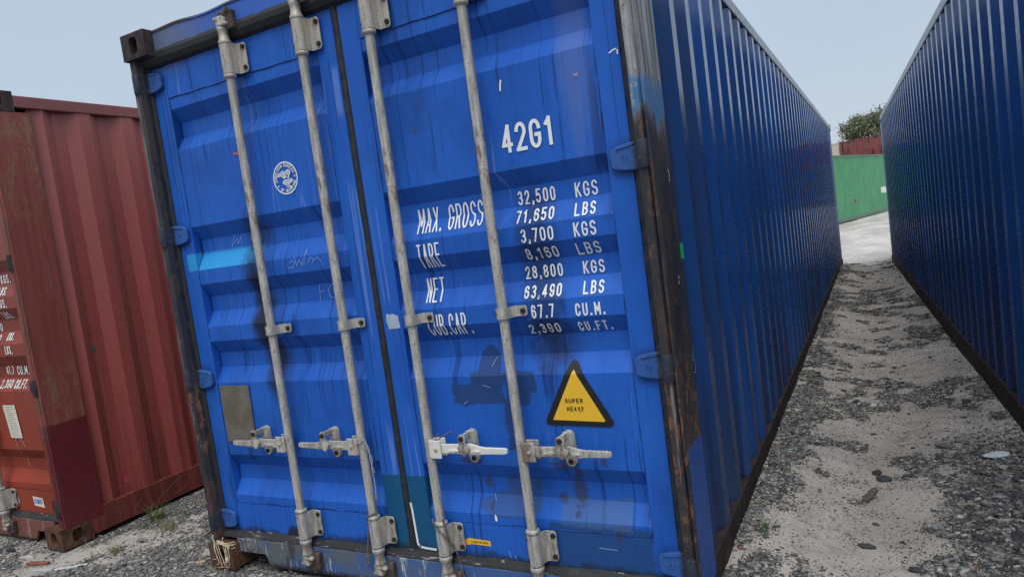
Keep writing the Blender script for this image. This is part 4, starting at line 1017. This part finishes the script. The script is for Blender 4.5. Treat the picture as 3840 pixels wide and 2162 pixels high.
def grid_mesh(name, XX, YY, ZZ):
    ny, nx = XX.shape; me = bpy.data.meshes.new(name); co = np.stack([XX, YY, ZZ], -1).reshape(-1, 3)
    me.vertices.add(len(co)); me.vertices.foreach_set('co', co.ravel().astype(np.float32))
    idx = np.arange(ny*nx).reshape(ny, nx); f = np.stack([idx[:-1, :-1], idx[:-1, 1:], idx[1:, 1:], idx[1:, :-1]], -1).reshape(-1, 4)
    me.loops.add(f.size); me.loops.foreach_set('vertex_index', f.ravel().astype(np.int32))
    me.polygons.add(len(f)); me.polygons.foreach_set('loop_start', np.arange(0, f.size, 4, dtype=np.int32)); me.polygons.foreach_set('use_smooth', np.ones(len(f), bool))
    me.update(calc_edges=True); return me
gme = grid_mesh('ground', XX, YY, ZZ)
ga_ = gme.attributes.new('gravel', 'FLOAT', 'POINT'); ga_.data.foreach_set('value', gravel_d(XX, YY).ravel().astype(np.float32))
def mat_ground():
    n = NT('sand and grit'); at = n.t.nodes.new('ShaderNodeAttribute'); at.attribute_name = 'gravel'; gd = at.outputs['Fac']
    f = n.noise(1.3, 6, .6); g = n.noise(30, 6, .7); g2 = n.noise(160, 4, .75); 
    sand = n.mix(n.mr(f, .35, .65), (0.335, 0.310, 0.280), (0.435, 0.405, 0.370)); sand = n.mix(n.mr(n.noise(7, 5, .65, (1, 1.6, 1)), .45, .70, 0, .55), sand, (0.225, 0.208, 0.190))
    sand = n.mix(n.mr(g2, .58, .68, 0, .6), sand, (0.12, 0.11, 0.10)); sand = n.mix(n.mr(g2, .34, .28, 0, .5), sand, (0.55, 0.52, 0.47))
    def specks(scale, dens):
        n1 = n.t.nodes.new('ShaderNodeTexVoronoi'); n.t.links.new(n.co, n1.inputs['Vector']); n1.inputs['Scale'].default_value = scale; n1.inputs['Randomness'].default_value = 1.0
        se = n.t.nodes.new('ShaderNodeSeparateColor'); n.t.links.new(n1.outputs['Color'], se.inputs[0])
        on = n.math('LESS_THAN', se.outputs[0], dens); core = n.mr(n1.outputs['Distance'], .52, .40)
        return n.math('MULTIPLY', on, core), se.outputs[1], n1.outputs['Distance']
    clump = n.mr(n.noise(5, 6, .7), .42, .68)
    dens = n.math('ADD', n.math('MULTIPLY', clump, .50), n.math('MULTIPLY', gd, .50))
    s1, r1, d1 = specks(110, dens); s2, r2, d2 = specks(60, n.math('MULTIPLY', dens, .55))
    grit = n.mix(n.math('POWER', r1, 1.6), (0.040, 0.042, 0.046), (0.26, 0.25, 0.24)); grit2 = n.mix(n.math('POWER', r2, 1.8), (0.035, 0.038, 0.042), (0.33, 0.32, 0.30))
    m = n.mr(n.math('ADD', gd, n.math('MULTIPLY', n.math('SUBTRACT', g, .5), .9)), .42, .80)
    dirt_shade = n.mix(n.noise(50, 5, .7), (0.075, 0.074, 0.072), (0.165, 0.16, 0.15))
    sand = n.mix(n.math('MULTIPLY', m, .85), sand, dirt_shade)
    sand = n.mix(s1, sand, grit); sand = n.mix(s2, sand, grit2)
    m = n.math('MAXIMUM', s1, s2); vd = n.math('MINIMUM', d1, d2); grit = sand
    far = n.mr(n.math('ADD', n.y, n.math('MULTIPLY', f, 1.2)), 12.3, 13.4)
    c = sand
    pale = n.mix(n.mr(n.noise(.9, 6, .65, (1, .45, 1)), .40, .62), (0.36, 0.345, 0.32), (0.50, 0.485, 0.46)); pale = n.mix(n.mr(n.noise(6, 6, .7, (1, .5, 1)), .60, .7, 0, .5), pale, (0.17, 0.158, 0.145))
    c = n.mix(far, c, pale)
    h = n.math('ADD', n.math('MULTIPLY', g, .5), n.math('MULTIPLY', n.math('MULTIPLY', vd, m), -.6))
    nr = n.bump(h, .55, .012); nr = n.bump(g2, .25, .003, nr)
    return n.done(c, .92, .15, nr)
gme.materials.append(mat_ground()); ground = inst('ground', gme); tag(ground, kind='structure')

# ------------------------------------------------------------------ gravel (loose stones nobody could count)
def ico():
    t = (1+5**.5)/2; v = np.array([(-1,t,0),(1,t,0),(-1,-t,0),(1,-t,0),(0,-1,t),(0,1,t),(0,-1,-t),(0,1,-t),(t,0,-1),(t,0,1),(-t,0,-1),(-t,0,1)], float); v /= np.linalg.norm(v[0])
    f = np.array([(0,11,5),(0,5,1),(0,1,7),(0,7,10),(0,10,11),(1,5,9),(5,11,4),(11,10,2),(10,7,6),(7,1,8),(3,9,4),(3,4,2),(3,2,6),(3,6,8),(3,8,9),(4,9,5),(2,4,11),(6,2,10),(8,6,7),(9,8,1)])
    return v, f
IV, IF = ico()
def stones(name, xs, ys, sz, flatk=(.22, .55), seed=1, white=.10):
    g = np.random.default_rng(seed); N = len(xs); var = np.stack([IV*(1+.42*(g.random((12, 1))-.5)*2) + .10*(g.random((12, 3))-.5) for _ in range(24)])
    V = var[g.integers(0, 24, N)].copy()
    V[..., 0] *= (sz*(1+.9*g.random(N)))[:, None]; V[..., 1] *= (sz*(.7+.4*g.random(N)))[:, None]; V[..., 2] *= (sz*(flatk[0]+(flatk[1]-flatk[0])*g.random(N)))[:, None]
    til = (g.random(N)-.5)*.7; c, s = np.cos(til)[:, None], np.sin(til)[:, None]; V[..., 0], V[..., 2] = V[..., 0]*c - V[..., 2]*s, V[..., 0]*s + V[..., 2]*c
    a = g.random(N)*6.283; c, s = np.cos(a)[:, None], np.sin(a)[:, None]; V[..., 0], V[..., 1] = V[..., 0]*c - V[..., 1]*s, V[..., 0]*s + V[..., 1]*c
    V[..., 0] += xs[:, None]; V[..., 1] += ys[:, None]; V[..., 2] += (ground_h(xs, ys) + sz*.22)[:, None]
    me = bpy.data.meshes.new(name); co = V.reshape(-1, 3).astype(np.float32); me.vertices.add(len(co)); me.vertices.foreach_set('co', co.ravel())
    f = (IF[None] + (np.arange(N)*12)[:, None, None]).reshape(-1, 3).astype(np.int32); me.loops.add(f.size); me.loops.foreach_set('vertex_index', f.ravel())
    me.polygons.add(len(f)); me.polygons.foreach_set('loop_start', np.arange(0, f.size, 3, dtype=np.int32)); me.update(calc_edges=True)
    t = g.random(N)**1.6; base = np.array([.030, .034, .039])[None]*(1-t[:, None]) + np.array([.30, .30, .29])[None]*t[:, None]
    warm = g.random(N) < .15; base[warm] = base[warm]*np.array([1.1, 1.0, .9]) + np.array([.035, .027, .018])
    wh = g.random(N) < white; base[wh] = np.array([.46, .45, .42])*(0.65+.5*g.random((wh.sum(), 1)))
    rd = g.random(N) < .002; base[rd] = np.array([.22, .08, .05])
    ca = me.attributes.new('tint', 'FLOAT_COLOR', 'POINT'); cc = np.repeat(np.concatenate([base, np.ones((N, 1))], 1), 12, 0).astype(np.float32); ca.data.foreach_set('color', cc.ravel())
    return me
def mat_stone():
    n = NT('loose stone'); at = n.t.nodes.new('ShaderNodeAttribute'); at.attribute_name = 'tint'; f = n.noise(90, 4, .7)
    c = n.mix(n.math('MULTIPLY', f, .22), at.outputs['Color'], (0.22, 0.205, 0.185)); return n.done(c, .8, .3, n.bump(f, .3, .003))
MST = mat_stone()
def scatter(n, x0, x1, y0, y1, keep, s0, s1, seed, power=2.2):
    g = np.random.default_rng(seed); x = x0+(x1-x0)*g.random(n); y = y0+(y1-y0)*g.random(n); k = g.random(n) < keep(x, y); x, y = x[k], y[k]
    clear = ~((x > .02) & (x < 2.43) & (y > .20)) & ~((x > RX) & (x < -1.15) & (y > .02)); x, y = x[clear], y[clear]
    return x, y, s0 + (s1-s0)*g.random(len(x))**power
parts = [scatter(110000, 2.40, 3.80, .15, 3.2, lambda x, y: gravel_d(x, y)**1.8, .0024, .0125, 1, 2.8),
         scatter(34000, 2.40, 3.62, 3.2, 12.9, lambda x, y: gravel_d(x, y)**1.6*(.35+.65*sstep(8, 3, y)), .005, .022, 2),
         scatter(56000, -2.3, .55, -.95, 1.3, lambda x, y: gravel_d(x, y)**1.5, .0024, .0105, 3, 2.6),
         scatter(9000, -1.2, .05, 1.3, 6.0, lambda x, y: gravel_d(x, y), .006, .016, 4),
         scatter(2600, 2.95, 3.80, .15, 2.6, lambda x, y: sstep(.6, .95, gravel_d(x, y))*sstep(3.0, 3.3, x), .007, .023, 5, 2.0),
         scatter(1500, 2.45, 3.60, .4, 9.0, lambda x, y: sstep(.35, .8, gravel_d(x, y)), .008, .024, 6, 2.4),
         scatter(5000, 2.40, 3.7, .15, 6.0, lambda x, y: .5+0*x, .0016, .0045, 7),
         scatter(90000, 2.40, 3.75, .15, 4.5, lambda x, y: .06+.9*sstep(.08, .75, gravel_d(x+.02*np.sin(y*40), y+.02*np.sin(x*37))), .0014, .0042, 9, 1.5),
         scatter(500, -2.0, .3, -.8, .9, lambda x, y: gravel_d(x, y), .008, .018, 8, 2.0)]
sx = np.concatenate([p[0] for p in parts]); sy = np.concatenate([p[1] for p in parts]); ss = np.concatenate([p[2] for p in parts])
sme = stones('gravel', sx, sy, ss, seed=5); sme.materials.append(MST); gv = inst('gravel', sme)
tag(gv, 'loose dark grey gravel strewn over the sandy yard', 'gravel', kind='stuff')

# ------------------------------------------------------------------ single stones and litter
def rock(name, label, cat, x, y, dims, col, rz, seed, rough=.8):
    bm = bmesh.new(); bmesh.ops.create_icosphere(bm, subdivisions=2, radius=1.0); g = random.Random(seed)
    from mathutils import noise as mn
    for v in bm.verts:
        k = 1 + .32*mn.noise(v.co*1.3 + Vector((seed*3.1, 0, 0))) + .12*mn.noise(v.co*3.5 + Vector((0, seed, 0))); v.co = Vector((v.co.x*dims[0]*k, v.co.y*dims[1]*k, v.co.z*dims[2]*k))
    mb = MB().addbm(bm); o = mb.build(name, flat(name+' surface', col, rough, .3, 40, .4), None, (x, y, float(ground_h(x, y)) + dims[2]*.55)); o.rotation_euler = (g.uniform(-.15, .15), g.uniform(-.15, .15), rz)
    return tag(o, label, cat)
for a in (('stone', 'flat dark stone lying alone on the sand in the right foreground', 2.916, .83, (.045, .026, .012), (.045, .055, .062), .2, 1),
          ('stone', 'thick dark stone at the front of the pair beside the grey wood', 2.990, 1.560, (.050, .034, .020), (.055, .062, .070), .5, 2),
          ('stone', 'dark brown stone at the back of the pair near the grey wood', 2.955, 1.640, (.038, .028, .016), (.05, .038, .034), 1.2, 3),
          ('stone', 'broad flat white stone on the gravel near the right container', 3.482, 1.756, (.080, .058, .016), (.55, .60, .62), .1, 4),
          ('stone', 'long grey-green stone farther up the right gravel edge', 3.283, 1.98, (.060, .030, .016), (.12, .13, .125), -.1, 5),
          ('stone', 'small white stone in the middle of the alley', 2.94, 2.85, (.034, .026, .016), (.55, .54, .52), .7, 6),
          ('stone', 'rounded black stone up the alley near the left rail', 2.835, 2.93, (.030, .022, .018), (.04, .042, .045), .1, 7),
          ('stone', 'dark rough lump beside the bottom rail at the left edge', -1.546, -.144, (.040, .022, .014), (.02, .02, .022), .3, 8),
          ('stone', 'dark flat stone low in the foreground at the bottom right', 3.005, .555, (.040, .020, .010), (.035, .036, .04), -.4, 9)):
    rock(a[0], a[1], a[0], a[2], a[3], tuple(k*.78 for k in a[4]), a[5], a[6], a[7])
def plank(name, label, cat, x, y, l, w, t, rz, col, tilt=0.0):
    bm = bmesh.new(); bmesh.ops.create_grid(bm, x_segments=14, y_segments=3, size=.5); mb = MB(); g = random.Random(int(abs(x*1000)))
    top = []; n = 15
    for i in range(n):
        u = i/(n-1); ww = w*(1-.35*abs(2*u-1)**3)*(1+.18*g.uniform(-1, 1)); top.append(((u-.5)*l, ww/2, -ww/2*(1+.1*g.uniform(-1, 1)), t*(1+.25*g.uniform(-1, 1))))
    bm.free(); vs = []
    for xx, a, b, h in top: vs += [(xx, a, h*.75), (xx, (a+b)/2, h), (xx, b, h*.7), (xx, b, -.004), (xx, a, -.004)]
    mb.add(vs, [(i*5+k, i*5+(k+1) % 5, (i+1)*5+(k+1) % 5, (i+1)*5+k) for i in range(n-1) for k in range(5)] + [(0, 1, 2, 3, 4), tuple((n-1)*5+k for k in (4, 3, 2, 1, 0))])
    o = mb.build(name, flat(name+' '+cat, col, .85, .35, 50, .4), None, (x, y, float(ground_h(x, y))+.004)); o.rotation_euler = (0, tilt, rz); return tag(o, label, cat)
plank('wood_scrap', 'grey-brown scrap of wood lying lengthwise in the alley sand', 'wood', 2.924, 1.330, .16, .036, .010, R(73), (.105, .092, .088))
plank('plastic_strip', 'thin white strip lying on the gravel before the red container', 'litter', -.905, -.172, .17, .010, .006, R(34), (.55, .55, .53))
plank('wood_scrap', 'rust brown splinter with a pale edge below the red container', 'wood', -1.175, -.195, .15, .030, .010, R(14), (.20, .07, .04))
plank('plastic_strip', 'pale grey flattened scrap in front of the rusty corner casting', 'litter', -1.05, -.235, .12, .040, .005, R(20), (.34, .36, .36))
plank('plastic_strip', 'faint white sliver on the gravel at the lower left corner', 'litter', -1.34, -.165, .09, .012, .005, R(20), (.48, .48, .46))
plank('leaf_scrap', 'dry tan scrap on gravel beside the blue container corner', 'litter', -.135, .040, .05, .025, .008, R(30), (.42, .30, .16))
plank('wood_scrap', 'thin pale stick lying across the far part of the alley', 'wood', 3.03, 3.35, .20, .008, .006, R(8), (.30, .28, .25))

# grass tufts
def tuft(label, x, y, n, h, spread, col, seed, dry=.3):
    g = random.Random(seed); mb = MB()
    for i in range(n):
        a = g.uniform(0, 6.283); L = h*g.uniform(.45, 1.0); b0 = Vector((g.gauss(0, spread*.25), g.gauss(0, spread*.25), -.004)); d = Vector((math.cos(a), math.sin(a), 0)); lean = g.uniform(.15, .75); w = g.uniform(.0016, .0030)
        s = Vector((-d.y, d.x, 0)); vs = []
        for k in range(5):
            t = k/4; p = b0 + d*(spread*lean*t*t*1.6) + Vector((0, 0, L*(t - .35*lean*t*t))); ww = w*(1-t*.9); vs += [p - s*ww, p + s*ww]
        mb.add(vs, [(2*k, 2*k+1, 2*k+3, 2*k+2) for k in range(4)], True)
    nt = NT('grass blades'); f = nt.noise(60, 2); c = nt.mix(nt.mr(f, .45, .6, 0, dry*2), col, (0.24, 0.20, 0.09)); m = nt.done(c, .6, .3)
    o = mb.build('grass_tuft', m, None, (x, y, float(ground_h(x, y))), recalc=False); return tag(o, label, 'grass', 'grass tufts on the gravel')
tuft('tall spiky green grass tuft against the red container rail', -.985, .400, 70, .15, .11, (.055, .105, .030), 1)
tuft('yellowing grass tuft between the red rail and the blue corner', -.735, .312, 60, .10, .10, (.10, .125, .045), 2, .6)
tuft('low sparse grass tuft on the sandy strip', -.80, .010, 42, .075, .10, (.09, .11, .045), 3, .5)
tuft('few thin blades beside the rusty red corner casting', -1.055, .045, 16, .075, .08, (.11, .12, .05), 4, .5)
tuft('small dark green weed alone in the sand of the alley', 2.545, .745, 34, .055, .075, (.030, .070, .022), 5, .05)
tuft('tiny dry stem standing on sand in front of the red container', -.87, -.075, 7, .07, .04, (.17, .10, .05), 6, .6)

# ------------------------------------------------------------------ rope and seal wires
def curve_pts(ctrl, n=8):
    out = []; c = [Vector(p) for p in ctrl]
    for i in range(len(c)-1):
        p0, p1, p2, p3 = c[max(i-1, 0)], c[i], c[i+1], c[min(i+2, len(c)-1)]
        for k in range(n):
            t = k/n; out.append(.5*((2*p1) + (-p0+p2)*t + (2*p0-5*p1+4*p2-p3)*t*t + (-p0+3*p1-3*p2+p3)*t**3))
    out.append(c[-1]); return out
mb = MB(); g = random.Random(3)
for k in range(9): mb.tube(curve_pts([(.05+g.uniform(0, .05), -.004, .125+g.uniform(-.006, .012)), (.09+g.uniform(-.01, .01), -.010, .135+g.uniform(-.012, .012)), (.13+g.uniform(-.01, .01), -.008, .13+g.uniform(-.01, .006)), (.165, .012+g.uniform(-.01, .02), .115+g.uniform(-.02, .02))], 6), .0022, 5)
for x0, x1, zl in ((.048, .070, .030), (.062, .085, .012), (.120, .128, .040), (.132, .140, .020), (.146, .150, .055), (.160, .150, .070), (.080, .110, .018), (.055, .058, .052), (.138, .120, .006)):
    mb.tube(curve_pts([(x0, -.006, .125), ((x0+x1)/2+g.uniform(-.006, .006), -.010, (.125+zl)/2+.01), (x1, -.008, zl), (x1-.02+g.uniform(-.01, .01), -.010, zl-.006)], 6), [.0020]*13 + [.0012]*6, 5)
mb.tube(curve_pts([(.062, -.008, .125), (.058, -.010, .150), (.062, -.012, .172)], 5), .004, 5); mb.tube(curve_pts([(.12, -.008, .13), (.125, -.010, .155), (.132, -.012, .165)], 5), .003, 5)
mb.tube(curve_pts([(.132, -.012, .062), (.138, -.014, .052), (.132, -.013, .042)], 4), .007, 6)
tag(mb.build('frayed_rope', M['rope']), 'frayed tan rope tied round the rusty bottom casting of the blue container', 'rope')
def wire(label, ctrl, r, mat, loops=()):
    mb = MB().tube(curve_pts(ctrl, 8), r, 6)
    for l in loops: mb.tube(curve_pts(l, 8), r, 6)
    return tag(mb.build('seal_wire', mat), label, 'wire', 'wires on the locking bars')
r2, r3 = RODS[1], RODS[2]
wire('thin pale wire hanging down the second locking bar from its handle', [(r2-.02, .010, .668), (r2+.004, .004, .655), (r2+.024, .016, .668), (r2+.030, .020, .63), (r2+.046, .022, .58), (r2+.040, .02, .54), (r2+.042, .022, .47), (r2+.036, .022, .40)], .0022, flat('pale wire', (.36, .35, .33), .6),
     [[(r2+.026, .018, .665), (r2+.040, .020, .62), (r2+.038, .02, .575), (r2+.048, .024, .52)]])
wire('rusty looped wire round the foot of the second locking bar', [(r2+.030, .026, .345), (r2+.004, .006, .338), (r2-.022, .010, .322), (r2-.034, .030, .30), (r2-.040, .036, .26), (r2-.052, .030, .21), (r2-.056, .024, .16), (r2-.060, .022, .130)], .0030, M['wire'],
     [[(r2-.056, .024, .155), (r2-.074, .022, .125), (r2-.070, .020, .100), (r2-.058, .022, .115), (r2-.056, .024, .150)]])
wire('rusty cable hanging across the foot of the third locking bar', [(r3-.026, .014, .342), (r3-.018, .004, .330), (r3+.006, .000, .305), (r3+.030, .010, .270), (r3+.052, .028, .225), (r3+.064, .030, .17), (r3+.076, .028, .11), (r3+.090, .026, .055)], .0034, M['wire'],
     [[(r3+.024, .012, .345), (r3+.030, .014, .31), (r3+.034, .022, .262), (r3+.050, .028, .215)], [(r3+.078, .028, .10), (r3+.094, .026, .07), (r3+.098, .024, .040), (r3+.086, .026, .048), (r3+.080, .028, .09)]])
wire('short rusty twig of wire caught on the third handle', [(r3+.030, .010, .668), (r3+.055, .012, .676), (r3+.080, .020, .690), (r3+.118, .030, .705)], .0022, M['wire'], [[(r3+.040, .012, .672), (r3+.060, .016, .700)]])

# ------------------------------------------------------------------ tree beyond the yard
def tree(label, x, y, h, rad, seed):
    root = thing('broadleaf_tree', label, 'tree', (x, y, 0)); g = np.random.default_rng(seed); rr = random.Random(seed)
    mb = MB(); mb.tube(curve_pts([(0, 0, -.1), (.1, 0, h*.2), (-.05, .1, h*.42), (.15, 0, h*.72)], 6), [.26-.011*i for i in range(19)], 8)
    tips = []
    for k in range(16):
        a = k*2.4; z0 = h*(.30+.022*k); L = rad*rr.uniform(.55, 1.0); e = Vector((math.cos(a)*L, math.sin(a)*L, min(h*.95, z0 + L*rr.uniform(.45, 1.1)))); mid = Vector((e.x*.45, e.y*.45, z0*.55+e.z*.45-.15))
        mb.tube(curve_pts([(0, 0, z0), mid, e], 5), [.10-.0085*i for i in range(11)], 6); tips += [e, mid*.3+e*.7]
        for j in range(2):
            e2 = e + Vector((rr.uniform(-1, 1), rr.uniform(-1, 1), rr.uniform(-.3, 1)))*rad*.3; mb.tube([mid*.4+e*.6, e2], [.03, .012], 5); tips.append(e2)
    bark = flat('bark', (.075, .060, .048), .9, .3, 20, .4)
    mb.build('trunk', bark, root)
    for crown_i in range(1):
        P_ = []; cz = h*.63
        for k in range(120):
            d = g.normal(size=3); d /= np.linalg.norm(d); rr_ = .55+.5*g.random(); d[2] = d[2] if d[2] > -.45 else -d[2]
            c = np.array([0, 0, cz]) + d*np.array([rad, rad, h*.36])*rr_*.93; P_.append(c + g.normal(0, rad*.10, (120, 3))*np.array([1.1, 1.1, .7]))
        P_ = np.concatenate(P_); N = len(P_); a = g.normal(size=(N, 3)); a /= np.linalg.norm(a, axis=1)[:, None]; b = np.cross(a, g.normal(size=(N, 3))); b /= np.linalg.norm(b, axis=1)[:, None]
        s = (.05+.06*g.random(N))[:, None]; V = np.stack([P_-a*s*1.6, P_+b*s*.8, P_+a*s*1.6, P_-b*s*.8], 1).reshape(-1, 3)
        me = bpy.data.meshes.new('crown'); me.vertices.add(len(V)); me.vertices.foreach_set('co', V.astype(np.float32).ravel()); f = np.arange(N*4, dtype=np.int32)
        me.loops.add(N*4); me.loops.foreach_set('vertex_index', f); me.polygons.add(N); me.polygons.foreach_set('loop_start', np.arange(0, N*4, 4, dtype=np.int32)); me.update(calc_edges=True)
        n = NT('foliage'); f1 = n.noise(1.4, 4); f2 = n.noise(9, 3); c = n.mix(n.mr(f1, .35, .65), (.085, .110, .055), (.165, .185, .100)); c = n.mix(n.math('MULTIPLY', f2, .4), c, (.24, .25, .16)); me.materials.append(n.done(c, .6, .3))
        inst('crown', me, root)
tree('broad green tree rising behind the stacked red container', 3.75, 76.0, 8.5, 3.6, 4)
